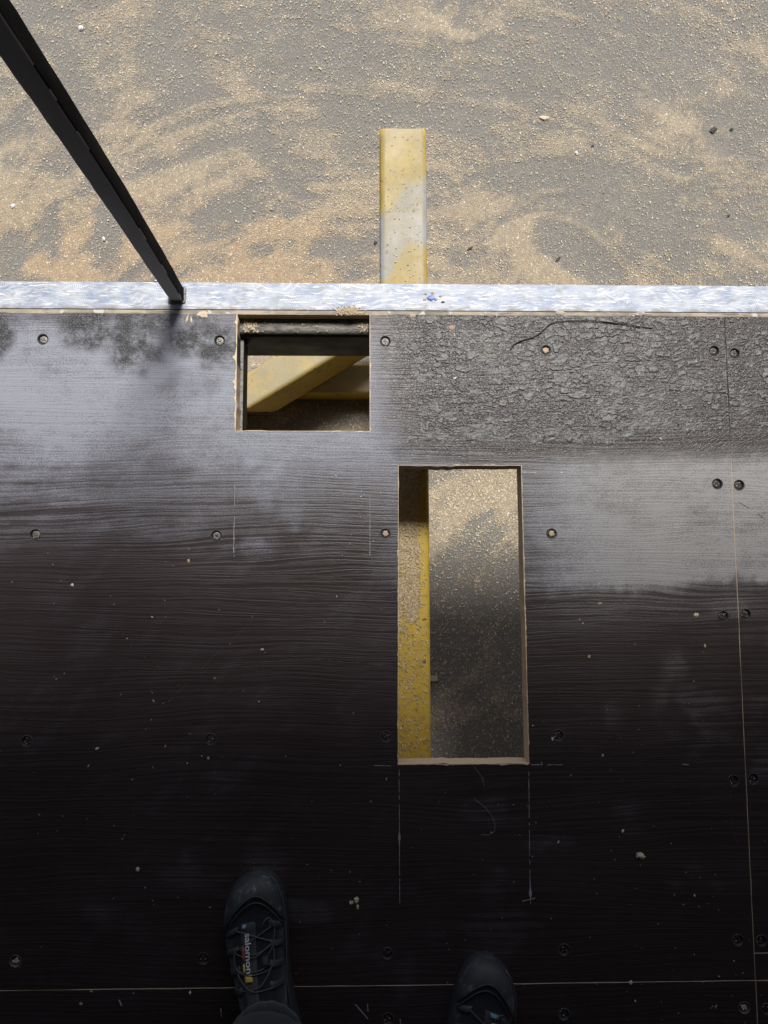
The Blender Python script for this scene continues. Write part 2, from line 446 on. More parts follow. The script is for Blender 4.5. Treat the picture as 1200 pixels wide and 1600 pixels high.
WALLM = mat_plain('dark_wall_sheet', (0.03, 0.03, 0.031), (0.045, 0.045, 0.045), 0.8, 3)
LEATHER = mat_plain('black_shoe_leather', (0.018, 0.019, 0.022), (0.055, 0.057, 0.063), 0.55, 90, 0.4, 0.001)
def mat_toe():
    t = NT('scuffed_toe_rubber'); p = t.pos()
    n = t.noise(p, 38, 5, 0.7); f = t.noise(p, 420, 3, 0.7)
    c = t.mix(n, (0.020, 0.021, 0.024), (0.044, 0.046, 0.051))
    c = t.mix(t.math('MULTIPLY', t.ramp(n, 0.52, 0.68), t.ramp(f, 0.35, 0.65)), c, (0.20, 0.20, 0.21))
    return t.fin(c, 0.6, t.bump(f, 0.4, 0.0008))
TOEM = mat_toe()
MESHF = mat_fabric('black_shoe_mesh', (0.008, 0.008, 0.010), (0.016, 0.016, 0.019))
SOLEM = mat_plain('black_sole_rubber', (0.016, 0.017, 0.019), (0.03, 0.03, 0.033), 0.7, 80)
DENIM = mat_fabric('charcoal_trouser_cloth', (0.010, 0.011, 0.014), (0.020, 0.022, 0.027))
JACKET = mat_fabric('dark_jacket_cloth', (0.015, 0.015, 0.018), (0.03, 0.03, 0.034))
LACE = mat_plain('dark_grey_lace', (0.045, 0.045, 0.05), (0.09, 0.09, 0.097), 0.6, 300)
WHITEPR = mat_plain('white_print', (0.55, 0.55, 0.56), (0.62, 0.62, 0.63), 0.6, 50)
YELPR = mat_plain('yellow_print', (0.50, 0.36, 0.05), (0.56, 0.42, 0.08), 0.6, 50)
REDPR = mat_plain('red_print', (0.30, 0.05, 0.04), (0.36, 0.08, 0.05), 0.6, 50)
BLUEPR = mat_plain('pale_blue_print', (0.16, 0.22, 0.36), (0.22, 0.28, 0.42), 0.6, 50)
TEALPR = mat_plain('teal_print', (0.06, 0.20, 0.26), (0.09, 0.27, 0.34), 0.6, 50)

# ------------------------------------------------------------------ ground
def saw_field(X, Y, Z=GROUND):
    """how thickly the sawdust lies at a spot of the floor"""
    px, py = to_px(X, Y, np.full_like(X, Z))
    f = 0.62 + 0.42 * sstep(60, 330, py) * (1 - 0.35 * sstep(620, 900, px))
    f = f + 0.9 * (fbm(X * 2.6 + 3, Y * 4.2, 5) - 0.5) * 0.85
    f = f + 0.8 * (fbm(X * 9 + 3 + 2.5 * Y, Y * 13, 4) - 0.5)
    # sweeping scrape marks
    th = 2.4 * (fbm(X * 0.9 + 11, Y * 0.9 + 4, 2) - 0.5) + 0.25
    u = X * np.cos(th) + Y * np.sin(th); v = -X * np.sin(th) + Y * np.cos(th)
    f = f - 0.55 * sstep(0.53, 0.68, fbm(u * 4 + 40, v * 15, 4))
    f = f - 0.45 * sstep(0.54, 0.66, fbm(u * 8 + 80, v * 30 + 9, 4)) - 0.35 * sstep(0.58, 0.68, fbm(X * 11 + 60, Y * 15, 4)) + 0.26 * sstep(0.56, 0.68, fbm(u * 5 + 7, v * 28 + 30, 3))
    def blob(cx, cy, rx, ry, a, amt, hard=0.6):
        nonlocal f
        ca, sa = math.cos(R(a)), math.sin(R(a))
        ux = (px - cx) * ca + (py - cy) * sa; uy = -(px - cx) * sa + (py - cy) * ca
        d = np.hypot(ux / rx, uy / ry) + 0.7 * (fbm(X * 16 + cx, Y * 16, 3) - 0.5)
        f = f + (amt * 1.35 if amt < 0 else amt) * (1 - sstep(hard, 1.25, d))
    for b in [(370, 332, 48, 22, 0, -0.7), (528, 388, 55, 18, -5, -0.7), (450, 260, 65, 22, 10, -0.55), (455, 290, 40, 14, 35, -0.5),
              (412, 205, 10, 42, -10, -0.5), (300, 140, 50, 16, 8, -0.4), (170, 370, 30, 60, 10, -0.55), (20, 400, 24, 45, 0, -0.55), (75, 365, 22, 50, 0, -0.45),
              (700, 185, 60, 18, 15, -0.45), (840, 275, 90, 26, -8, -0.55), (1000, 330, 130, 60, 35, -0.5), (760, 405, 70, 18, 5, -0.55),
              (910, 390, 80, 40, 20, -0.45), (1160, 200, 60, 50, 0, -0.35), (1150, 350, 40, 30, 0, -0.4), (560, 230, 40, 40, 0, -0.35), (325, 350, 24, 20, 0, -0.4),
              (250, 60, 30, 90, 25, -0.3), (480, 90, 120, 40, 0, -0.25), (900, 100, 200, 60, 0, -0.22),
              (60, 290, 70, 22, 5, 0.5), (120, 420, 80, 20, 0, 0.5), (350, 410, 110, 34, 0, 0.55), (440, 360, 70, 24, 0, 0.4), (290, 290, 60, 20, 0, 0.3),
              (730, 400, 60, 30, 10, 0.4), (800, 380, 40, 40, 30, 0.35), (1130, 410, 60, 24, 0, 0.45), (850, 425, 60, 16, 20, 0.5), (380, 160, 30, 30, 0, 0.25),
              (560, 330, 30, 50, 0, 0.35), (1040, 200, 60, 30, 0, 0.25),
              # seen through the openings in the deck
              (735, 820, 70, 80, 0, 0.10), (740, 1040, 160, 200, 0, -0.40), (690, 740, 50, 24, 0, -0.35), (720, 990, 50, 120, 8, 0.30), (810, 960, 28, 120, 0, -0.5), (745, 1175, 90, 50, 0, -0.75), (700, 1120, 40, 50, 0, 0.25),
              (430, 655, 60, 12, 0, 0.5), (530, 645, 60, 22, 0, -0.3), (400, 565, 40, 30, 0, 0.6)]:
        blob(*b)
    return np.clip(f, 0, 1.1)

def ground_axis(lo, hi, a, b, step):
    fine = np.arange(a, b, step)
    out = [lo]; 
    left = a - np.cumsum(step * 1.35 ** np.arange(1, 30)); left = left[left > lo][::-1]
    right = b + np.cumsum(step * 1.35 ** np.arange(0, 30)); right = right[right < hi]
    return np.concatenate([[lo], left, fine, right, [hi]])
gx = ground_axis(-150, 150, -1.6, 1.8, 0.0125)
gy = ground_axis(-150, 150, -0.9, 2.4, 0.0125)
GX, GY = np.meshgrid(gx, gy)
sawv = saw_field(GX, GY)
far = np.maximum(np.abs(GX) - 1.7, np.abs(GY - 0.8) - 1.6)
sawv = np.where(far > 0, 0.35 + (sawv - 0.35) * np.exp(-np.clip(far, 0, 60)), sawv)
GZ = GROUND + 0.004 * (fbm(GX * 3, GY * 3, 3) - 0.5) + 0.003 * np.clip(sawv, 0, 1)
nx, ny = len(gx), len(gy)
gv = np.stack([GX, GY, GZ], -1).reshape(-1, 3)
ii = np.arange(nx * ny).reshape(ny, nx)
gf = np.stack([ii[:-1, :-1], ii[:-1, 1:], ii[1:, 1:], ii[1:, :-1]], -1).reshape(-1, 4)
def np_mesh(name, V, F, mat, smooth=False, parent=None):
    me = bpy.data.meshes.new(name)
    me.vertices.add(len(V)); me.vertices.foreach_set('co', np.asarray(V, np.float32).ravel())
    k = F.shape[1]
    me.loops.add(F.size); me.loops.foreach_set('vertex_index', np.asarray(F, np.int32).ravel())
    me.polygons.add(len(F)); me.polygons.foreach_set('loop_start', np.arange(0, F.size, k, dtype=np.int32))
    me.materials.append(mat)
    me.update(calc_edges=True); me.validate()
    if smooth: me.polygons.foreach_set('use_smooth', [True] * len(F))
    return link(bpy.data.objects.new(name, me), parent)
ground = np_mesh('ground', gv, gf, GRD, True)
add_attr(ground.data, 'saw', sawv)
_wx, _wy = to_px(GX, GY, np.full_like(GX, GROUND))
add_attr(ground.data, 'warm', np.clip(sstep(230, 420, _wy) * (1 - 0.75 * sstep(450, 700, _wx)) * (1 - sstep(450, 520, _wy)) * (0.4 + 1.1 * fbm(GX * 5, GY * 5, 3)), 0, 1))
tag(ground, 'grey concrete yard floor dusted with sawdust', kind='structure')

def saw_at(x, y):
    fx = np.clip(np.interp(x, gx, np.arange(nx)), 0, nx - 1.001); fy = np.clip(np.interp(y, gy, np.arange(ny)), 0, ny - 1.001)
    i = fx.astype(int); j = fy.astype(int); a = fx - i; b = fy - j
    return (sawv[j, i] * (1 - a) + sawv[j, i + 1] * a) * (1 - b) + (sawv[j + 1, i] * (1 - a) + sawv[j + 1, i + 1] * a) * b
def flakes(name, X, Y, Z, size, tone, mat=SAW, parent=None, lift=0.35, wid=(0.28, 0.6)):
    n = len(X)
    a = rng.random(n) * 2 * math.pi
    l = size * (0.6 + 0.9 * rng.random(n)); w = l * (wid[0] + (wid[1] - wid[0]) * rng.random(n))
    tx = (rng.random(n) - 0.5) * lift; bend = l * (rng.random(n)) * min(0.22, lift * .6)
    ux, uy = np.cos(a), np.sin(a); vx, vy = -uy, ux
    V = np.zeros((n, 6, 3))
    for k, (p, q) in enumerate(((-1, -1), (0, -1), (1, -1), (1, 1), (0, 1), (-1, 1))):
        skew = 1 - 0.35 * (p == 1) * rng.random(n)
        V[:, k, 0] = X + p * l / 2 * ux + q * w / 2 * skew * vx
        V[:, k, 1] = Y + p * l / 2 * uy + q * w / 2 * skew * vy
        V[:, k, 2] = Z + 0.0006 + w * 0.3 * (lift > .3) * np.abs(tx) + p * l / 2 * np.abs(tx) * 0.5 + np.abs(tx) * l / 4 + (bend if p == 0 else 0) + q * w * 0.5 * tx
    b = np.arange(n)[:, None] * 6
    F = np.concatenate([b + np.array([[0, 1, 4, 5]]), b + np.array([[1, 2, 3, 4]])], 0)
    o = np_mesh(name, V.reshape(-1, 3), F, mat, False, parent)
    add_attr(o.data, 'tone', np.repeat(tone, 6))
    return o
def scatter(n, x0, x1, y0, y1, dens):
    X = rng.uniform(x0, x1, n); Y = rng.uniform(y0, y1, n)
    k = rng.random(n) < dens(X, Y)
    return X[k], Y[k]
X, Y = scatter(950000, -1.5, 1.75, -0.75, 2.35, lambda x, y: 0.16 + 0.46 * np.clip(saw_at(x, y) + 0.5 * (fbm(x * 28, y * 28, 3) - 0.5), 0, 1) ** 1.3)
tone = np.clip(0.10 + 0.92 * rng.random(len(X)) ** 0.9 + 0.15 * (fbm(X * 5, Y * 5, 3) - 0.5), 0, 1)
sawdust = flakes('sawdust', X, Y, np.full(len(X), GROUND + 0.0035), 0.0017 + 0.0034 * rng.random(len(X)) ** 3, tone, lift=0.12)
tag(sawdust, 'pale sawdust and shavings strewn over the concrete below', 'sawdust', kind='stuff')

X, Y = scatter(16000, 0.14, 0.62, -0.72, 0.42, lambda x, y: 0.05 + 0.95 * np.clip(saw_at(x, y) + 0.1, 0, 1) * np.clip(1.2 * fbm(x * 14, y * 14, 3), 0, 1))
shav = flakes('wood_shavings', X, Y, np.full(len(X), GROUND + 0.0042), 0.0028 + 0.0034 * rng.random(len(X)) ** 1.5, np.clip(0.35 + 0.65 * rng.random(len(X)), 0, 1), lift=0.3, wid=(0.25, 0.5))
tag(shav, 'coarser wood shavings on the floor seen through the tall opening', 'shavings', kind='stuff')

# ------------------------------------------------------------------ unseen roof that shades the deck, and walls added to keep it dark
ROOF_Z = 2.0
ROOF_Y = 0.02 + ROOF_Z / math.tan(SUN_EL)
roof = bm_obj('shed_roof', box_bm(-9, 9, -9, ROOF_Y, ROOF_Z, ROOF_Z + 0.15), ROOFM)
tag(roof, 'dark sheet roof over the rear of the platform', kind='structure')
for nm, b in (('unseen_back_wall', (-9, 9, -9.2, -9.002, GROUND - .1, ROOF_Z)), ('unseen_side_wall', (-9.2, -9.002, -9, ROOF_Y - .3, GROUND - .1, ROOF_Z)), ('unseen_side_wall', (9.002, 9.2, -9, ROOF_Y - .3, GROUND - .1, ROOF_Z))):
    tag(bm_obj(nm, box_bm(*b), WALLM), 'unseen dark wall added to keep the deck in shade', kind='structure')

# ------------------------------------------------------------------ the platform
platform = empty('work_platform', (0, 0, GROUND))
tag(platform, 'raised deck of black plywood sheets with bright metal front edge', 'platform')

SCREWS = [  # pixel of the photograph, look
    (67, 530, 0), (343, 532, 0), (602, 533, 0), (853, 547, 2), (1116, 548, 1), (1148, 552, 1), (55, 835, 0), (338, 837, 0), (602, 834, 2), (862, 834, 2),
    (1121, 756, 1), (1155, 758, 1), (1130, 963, 1), (1165, 960, 1), (42, 1158, 1), (329, 1155, 1), (603, 1151, 1), (872, 1149, 1), (1146, 1220, 1), (1177, 1217, 1),
    (24, 1502, 2), (318, 1498, 1), (605, 1490, 1), (881, 1484, 1), (1153, 1469, 1), (1190, 1470, 1), (606, 1592, 1), (881, 1585, 1), (1163, 1575, 2), (1199, 1577, 1)]
SCREW_R = 0.0096
SC_POS = [(un(x, y), k) for x, y, k in SCREWS]

def jag(p0, p1, amp, step=0.012):
    p0 = Vector(p0); p1 = Vector(p1); L = (p1 - p0).length; n = max(2, int(L / step))
    nrm = Vector((-(p1 - p0).y, (p1 - p0).x)).normalized()
    out = []
    ph = random.random() * 100
    for i in range(n):
        t = i / n
        w = amp * (float(fbm(np.array([ph + t * L * 9]), np.array([3.1]), 3)[0]) - 0.5) * 2 * min(1, 8 * t, 8 * (1 - t) + .2)
        w += amp * 0.35 * (random.random() - 0.5)
        if random.random() < 0.07: w += amp * 0.9
        out.append(p0 + (p1 - p0) * t + nrm * w)
    return out
def hole_loop(c, amp):
    return sum((jag(c[i], c[(i + 1) % 4], amp[i]) for i in range(4)), [])

HOLE_A = ((-0.2545, 0.2868), (0.0033, 0.2868), (0.0033, 0.5175), (-0.2545, 0.5175))          # small opening at the edge
HOLE_B = ((0.0545, -0.3365), (0.2975, -0.3365), (0.2940, 0.2212), (0.0575, 0.2212))          # tall opening

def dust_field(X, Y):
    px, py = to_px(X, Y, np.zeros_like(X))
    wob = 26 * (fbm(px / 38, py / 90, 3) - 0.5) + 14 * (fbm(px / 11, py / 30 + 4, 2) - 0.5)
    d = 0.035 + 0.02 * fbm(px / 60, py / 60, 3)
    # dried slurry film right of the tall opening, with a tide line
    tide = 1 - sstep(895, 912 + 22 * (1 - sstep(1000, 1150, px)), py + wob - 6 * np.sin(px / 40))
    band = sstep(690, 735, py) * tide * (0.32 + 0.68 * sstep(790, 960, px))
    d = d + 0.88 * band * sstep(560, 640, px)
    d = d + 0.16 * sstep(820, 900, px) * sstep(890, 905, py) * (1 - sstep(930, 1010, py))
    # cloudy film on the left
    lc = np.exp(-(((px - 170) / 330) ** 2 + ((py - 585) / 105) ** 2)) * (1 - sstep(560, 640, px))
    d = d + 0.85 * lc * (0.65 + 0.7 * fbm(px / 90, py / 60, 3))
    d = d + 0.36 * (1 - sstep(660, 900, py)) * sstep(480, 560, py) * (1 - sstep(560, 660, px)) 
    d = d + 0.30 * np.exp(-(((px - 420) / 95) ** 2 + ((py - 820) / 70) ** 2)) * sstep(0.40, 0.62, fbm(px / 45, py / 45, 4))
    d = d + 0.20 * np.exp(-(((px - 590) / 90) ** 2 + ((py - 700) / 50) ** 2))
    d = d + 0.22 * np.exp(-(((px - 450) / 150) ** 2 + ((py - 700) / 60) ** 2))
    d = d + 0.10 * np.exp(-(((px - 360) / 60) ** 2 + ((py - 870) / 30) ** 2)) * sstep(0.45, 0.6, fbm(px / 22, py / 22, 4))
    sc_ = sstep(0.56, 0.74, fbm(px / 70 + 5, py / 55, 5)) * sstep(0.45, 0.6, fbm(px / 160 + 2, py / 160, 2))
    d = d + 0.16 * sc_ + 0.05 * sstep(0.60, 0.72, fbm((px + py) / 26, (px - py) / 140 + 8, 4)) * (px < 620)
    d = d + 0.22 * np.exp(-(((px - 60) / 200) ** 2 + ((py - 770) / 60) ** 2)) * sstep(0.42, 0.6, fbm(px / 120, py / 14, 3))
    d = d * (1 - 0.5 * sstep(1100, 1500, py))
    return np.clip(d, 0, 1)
def scorch_field(X, Y):
    px, py = to_px(X, Y, np.zeros_like(X))
    s = 0
    for cx, cy, rx, ry in ((170, 512, 85, 42), (205, 545, 55, 40), (320, 530, 58, 48), (0, 520, 24, 46), (240, 500, 40, 24), (300, 600, 60, 30)):
        d = np.hypot((px - cx) / rx, (py - cy) / ry) + 0.9 * (fbm(px / 28 + cx, py / 28, 4) - 0.5)
        s = np.maximum(s, (1 - sstep(0.55, 1.15, d)) * (0.35 if cy == 600 else 0.95))
    rr = 0.55 * sstep(575, 640, px + 40 * (fbm(px / 30, py / 30, 3) - .5)) * (1 - sstep(700, 735, py + 26 * (fbm(px / 26, py / 26, 3) - 0.5)))
    return np.clip(np.maximum(s, rr), 0, 1)

def panel(name, x0, x1, y0, y1, holes=(), fine=None, label=None):
    """plywood sheet with real cut-outs and countersunk screw holes; the skin is finely divided where the picture looks closely"""
    t = DECK_T; ch = 0.0007
    outer = []
    for a, b in (((x0, y0), (x1, y0)), ((x1, y0), (x1, y1)), ((x1, y1), (x0, y1)), ((x0, y1), (x0, y0))):
        outer += jag(a, b, 0.0007, 0.03)
    loops = [(outer, 'o')] + [(h, 'h') for h in holes]
    scr = [(p, k) for p, k in SC_POS if x0 + .004 < p.x < x1 - .004 and y0 + .004 < p.y < y1 - .004]
    for p, k in scr:
        loops.append(([Vector((p.x + SCREW_R * math.cos(a), p.y + SCREW_R * math.sin(a))) for a in np.linspace(0, 2 * math.pi, 14, endpoint=False)], 's'))
    V = []; E = []; spans = []
    for lp, kind in loops:
        s = len(V); V += [Vector((q[0], q[1])) for q in lp]; n = len(lp)
        E += [(s + i, s + (i + 1) % n) for i in range(n)]; spans.append((s, n, kind))
    if fine:
        fx0, fx1, fy0, fy1, st = fine
        GXp, GYp = np.meshgrid(np.arange(max(fx0, x0 + st), min(fx1, x1 - st), st), np.arange(max(fy0, y0 + st), min(fy1, y1 - st), st))
        GXp = GXp.ravel() + rng.uniform(-.2, .2, GXp.size) * st; GYp = GYp.ravel() + rng.uniform(-.2, .2, GYp.size) * st
        V += [Vector((a, b)) for a, b in zip(GXp, GYp)]
    vs2, es2, fs2, ov, oe, of = delaunay_2d_cdt(V, E, [], 0, 1e-6)
    vs2 = np.array([(v[0], v[1]) for v in vs2]); fs2 = np.array([f for f in fs2 if len(f) == 3])
    cen = vs2[fs2].mean(1)
    def inside(poly, P):
        poly = np.array([(q[0], q[1]) for q in poly]); res = np.zeros(len(P), bool)
        j = len(poly) - 1
        for i in range(len(poly)):
            xi, yi = poly[i]; xj, yj = poly[j]
            with np.errstate(divide='ignore', invalid='ignore'):
                c = ((yi > P[:, 1]) != (yj > P[:, 1])) & (P[:, 0] < (xj - xi) * (P[:, 1] - yi) / (yj - yi) + xi)
            res ^= c; j = i
        return res
    keep = inside(outer, cen)
    for lp, kind in loops[1:]:
        bb = np.array([(q[0], q[1]) for q in lp]); lo = bb.min(0); hi = bb.max(0)
        near = np.all((cen > lo) & (cen < hi), 1)
        idx = np.where(near)[0]
        keep[idx[inside(lp, cen[idx])]] = False
    fs2 = fs2[keep]
    verts = [(a, b, 0.0) for a, b in vs2]
    faces = [tuple(int(i) for i in f) for f in fs2]; fm = [0] * len(faces)
    # walls
    for (lp, kind) in loops:
        if kind == 's': continue
        n = len(lp); s = len(verts)
        for dz, ins in ((0.0, 0), (-ch, ch), (-t, ch)):
            for i in range(n):
                q = Vector(lp[i]); tv = (Vector(lp[(i + 1) % n]) - Vector(lp[i - 1])).normalized()
                nrm = Vector((tv.y, -tv.x))      # away from the wood for the counter-clockwise outline
                if kind == 'h': nrm = -nrm
                q2 = q + nrm * ins * 0.9
                verts.append((q2.x, q2.y, dz))
        for r in range(2):
            for i in range(n):
                a = s + r * n + i; b = s + r * n + (i + 1) % n
                faces.append((a, b, b + n, a + n) if kind == 'h' else (a, a + n, b + n, b)); fm.append(1)
    # underside
    ub = len(verts)
    verts += [(a, b, -t + 0.0004) for a, b in vs2]
    faces += [tuple(int(i) + ub for i in f[::-1]) for f in fs2]; fm += [1] * len(fs2)
    o = mesh_obj(name, verts, faces, [FILM, EDGE], platform, False, fm)
    va = np.array(verts)
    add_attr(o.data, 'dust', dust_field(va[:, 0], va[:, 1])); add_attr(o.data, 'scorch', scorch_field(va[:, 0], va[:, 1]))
    if label: o['label'] = label
    for p, k in scr:
        screw(o, p, k)
    return o

def build_screw_mesh(mat_head, fill, seed):
    rr = random.Random(seed)
    bm = bmesh.new(); n = 16
    prof = [(SCREW_R + 0.0016, -0.0002, 3), (SCREW_R + 0.0008, 0.0007, 3), (SCREW_R - 0.0003, -0.0003, 0), (SCREW_R - 0.0020, -0.0042, 0), (SCREW_R - 0.0024, -0.0048, 1), (0.0070, -0.0036, 1), (0.0052, -0.0031, 1)]
    rings = []
    for r, z, m in prof:
        rings.append([bm.verts.new((r * math.cos(2 * math.pi * k / n), r * math.sin(2 * math.pi * k / n), z + (0.0005 * (rr.random() - .6) if m == 3 else 0.0004 * (rr.random() - .5)))) for k in range(n)])
    for j in range(len(rings) - 1):
        for k in range(n):
            f = bm.faces.new((rings[j][k], rings[j][(k + 1) % n], rings[j + 1][(k + 1) % n], rings[j + 1][k]))
            f.material_index = prof[j + 1][2]
    f = bm.faces.new(rings[-1]); f.material_index = 1
    for a in (0, 90):
        m = Matrix.Rotation(R(a + 25), 4, 'Z')
        f = bm.faces.new([bm.verts.new(m @ Vector(c)) for c in ((-.0042, -.0009, -.0028), (.0042, -.0009, -.0028), (.0042, .0009, -.0028), (-.0042, .0009, -.0028))]); f.material_index = 2
    bmesh.ops.recalc_face_normals(bm, faces=bm.faces[:])
    for q in range(16 if fill else 5):
        a = rr.random() * 6.28; d_ = rr.random() ** .6 * (0.0048 if fill else 0.0075); s_ = (0.0020 if fill else 0.0009) * (0.6 + rr.random())
        g = bmesh.ops.create_icosphere(bm, subdivisions=1, radius=s_, matrix=Matrix.Translation((d_ * math.cos(a), d_ * math.sin(a), -0.0030 + 0.4 * s_)))
        for v in g['verts']:
            v.co.z = -0.003 + (v.co.z + 0.003) * 0.7
            for f in v.link_faces: f.material_index = 4
    me = bpy.data.meshes.new('screw'); bm.normal_update(); bm.to_mesh(me); bm.free()
    for mm in (RIM if fill else SCREWD, mat_head, DARKBIT, RIM, WOODFILL): me.materials.append(mm)
    return me
RIM = mat_plain('dusty_film_rim', (0.03, 0.029, 0.029), (0.15, 0.15, 0.155), 0.7, 260)
SCREW_ME = [[build_screw_mesh(m, f, 10 * i + q) for q in range(3)] for i, (m, f) in enumerate(((SCREW, False), (SCREWD, False), (SCREWD, True)))]
def screw(parent, p, k):
    o = bpy.data.objects.new('screw', random.choice(SCREW_ME[k]))
    o.matrix_world = Matrix.Translation((p.x, p.y, 0)) @ Matrix.Rotation(random.random() * 6, 4, 'Z')
    link(o, parent)

YF, YB = 0.5175, -0.7222          # front edge of the sheets, joint towards the viewer
XR = 0.7020                       # joint on the right
FRONTW = (-0.78, 0.86)
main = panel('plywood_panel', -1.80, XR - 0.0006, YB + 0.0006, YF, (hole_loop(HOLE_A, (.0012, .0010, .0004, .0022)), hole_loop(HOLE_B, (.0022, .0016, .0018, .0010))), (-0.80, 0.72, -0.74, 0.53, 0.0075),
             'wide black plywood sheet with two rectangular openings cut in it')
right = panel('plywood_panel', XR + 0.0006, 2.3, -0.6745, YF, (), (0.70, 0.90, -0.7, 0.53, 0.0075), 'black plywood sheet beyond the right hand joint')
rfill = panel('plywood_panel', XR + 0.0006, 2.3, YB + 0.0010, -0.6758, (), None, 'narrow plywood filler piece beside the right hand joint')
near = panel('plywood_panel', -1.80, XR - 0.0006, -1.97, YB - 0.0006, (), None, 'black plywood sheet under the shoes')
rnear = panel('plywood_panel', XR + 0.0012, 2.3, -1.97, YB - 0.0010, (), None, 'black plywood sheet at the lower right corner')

HA, HB = HOLE_A, HOLE_B
def ribbon_edge(a, b, w, out, broken):
    L = (Vector(b) - Vector(a)).length; n = int(L / 0.004); V = []; F = []
    tv = (Vector(b) - Vector(a)).normalized(); nn = Vector(out); ph = random.random() * 90
    for i in range(n + 1):
        p = Vector(a).lerp(Vector(b), i / n)
        q = float(fbm(np.array([ph + i * 0.35]), np.array([2.0]), 3)[0])
        ww = w * (0.25 + 1.5 * max(0, q - broken) * (3.2 if random.random() < .18 else 1.0))
        if q < broken: ww = 0.0002
        V += [(p.x - nn.x * .0006, p.y - nn.y * .0006, 0.0004), (p.x + nn.x * ww, p.y + nn.y * ww, 0.0004 + 0.0004 * random.random())]
    F = [(2 * i, 2 * i + 1, 2 * i + 3, 2 * i + 2) for i in range(n)]
    mesh_obj('frayed_edge', V, F, EDGE, main)
ribbon_edge(HA[3], HA[0], 0.0036, (-1, 0), 0.42); ribbon_edge(HA[1], HA[2], 0.0012, (1, 0), 0.40); ribbon_edge(HA[0], HA[1], 0.0010, (0, -1), 0.42)
ribbon_edge(HB[0], HB[1], 0.0012, (0, -1), 0.34); ribbon_edge(HB[1], HB[2], 0.0011, (1, 0), 0.36); ribbon_edge(HB[3], HB[0], 0.0009, (-1, 0), 0.42); ribbon_edge(HB[2], HB[3], 0.0010, (0, 1), 0.42)

# charred, alligator-cracked skin on the front right of the sheets
def char_sheet(parent, x0, x1):
    st = 0.0012
    xs = np.arange(x0, x1, st); xs[-1] = x1
    ys = np.arange(0.215, YF - 0.0005, st)
    CX, CY = np.meshgrid(xs, ys)
    px, py = to_px(CX, CY, np.zeros_like(CX))
    wx = 1.5 * (fbm(CX * 55, CY * 55, 4) - 0.5) + 0.25 * (fbm(CX * 260, CY * 260, 2) - .5); wy = 2.0 * (fbm(CX * 45 + 9, CY * 70 + 5, 4) - 0.5) + 0.3 * (fbm(CX * 240 + 3, CY * 300, 2) - .5)
    big = sstep(0.42, 0.62, fbm(CX * 7 + 2, CY * 9, 3) + 0.16 * sstep(860, 1010, px) - 0.10 * (1 - sstep(520, 600, py)))
    f1, f2, c1 = voronoi(CX * 36 + wx, CY * 66 + wy, 0.98)
    g1, g2, c2 = voronoi(CX * 66 + wx * 1.5 + 7, CY * 135 + wy * 1.5, 0.98)
    ea = f2 - f1; eb = g2 - g1
    crA = (1 - sstep(0.05, 0.17, ea)); crB = (1 - sstep(0.06, 0.24, eb))
    keepA = sstep(0.28, 0.50, fbm(CX * 45 + 3, CY * 60, 2)); keepB = sstep(0.30, 0.52, fbm(CX * 60, CY * 90 + 8, 2))
    crack = crA * big * (0.10 + 0.90 * keepA) + crB * (1 - big) * keepB
    # vertical joint in the burnt skin
    pil = (0.3 + keepA) * (sstep(0.0, 0.30, ea) * 0.6 + 0.6 * c1 * sstep(0, .2, ea)) * big * 0.0006 + (0.2 + keepB) * (sstep(0, 0.3, eb) * 0.5 + .6 * c2 * sstep(0, .2, eb)) * (1 - big) * 0.0004
    plate = sstep(0.60, 0.72, fbm(CX * 13 + 50, CY * 17, 3))
    hgt = 0.0004 + pil * (1 - 0.7 * plate) - crack * (1 - 0.8 * plate) * 0.0080 + 0.0009 * (fbm(CX * 120, CY * 240, 3) - 0.5)
    low = sstep(640, 690, py)
    f3, f4, c3 = voronoi(CX * 50 + 20, CY * 55 + wy * .5, 0.95)
    scab = 0.0012 * (1 - sstep(0.15, 0.42, f3)) * (c3 > 0.45)
    hgt = hgt * (1 - low) + low * (0.0003 + scab + 0.0006 * (fbm(CX * 90, CY * 120, 3) - .5))
    crack = crack * (1 - low)
    edge = sstep(585, 660, px + 70 * (fbm(CX * 22, CY * 22, 4) - 0.5)) * (1 - sstep(672, 716, py + 30 * (fbm(CX * 30 + 3, CY * 30, 4) - 0.5) + 70 * (fbm(CX * 7 + 1, CY * 7, 3) - 0.5)))
    hgt = hgt * edge - (1 - edge) * 0.0022
    for p, k in SC_POS:
        d = np.hypot(CX - p.x, CY - p.y)
        hgt = np.where(d < SCREW_R + 0.006, np.minimum(hgt, -0.006 + 0.007 * sstep(SCREW_R + 0.001, SCREW_R + 0.006, d)), hgt)
    V = np.stack([CX, CY, hgt], -1).reshape(-1, 3)
    n0, n1 = CX.shape
    jj = np.arange(n0 * n1).reshape(n0, n1)
    F = np.stack([jj[:-1, :-1], jj[:-1, 1:], jj[1:, 1:], jj[1:, :-1]], -1).reshape(-1, 4)
    F = F[(V[F][:, :, 2].max(1) > -0.0018)]
    # open over the cut-out
    o = np_mesh('charred_skin', V, F, CHAR, True, parent)
    add_attr(o.data, 'cell', (np.where(big > 0.5, c1, c2) * (1 - low) + low * (0.25 + 0.75 * c3)).ravel()); add_attr(o.data, 'crack', np.clip(crack * edge, 0, 1).ravel())
    o['label'] = 'cracked and charred black surface of the plywood'
    return o
char_sheet(main, 0.0065, XR - 0.0016)
char_sheet(right, XR + 0.0016, 0.90)

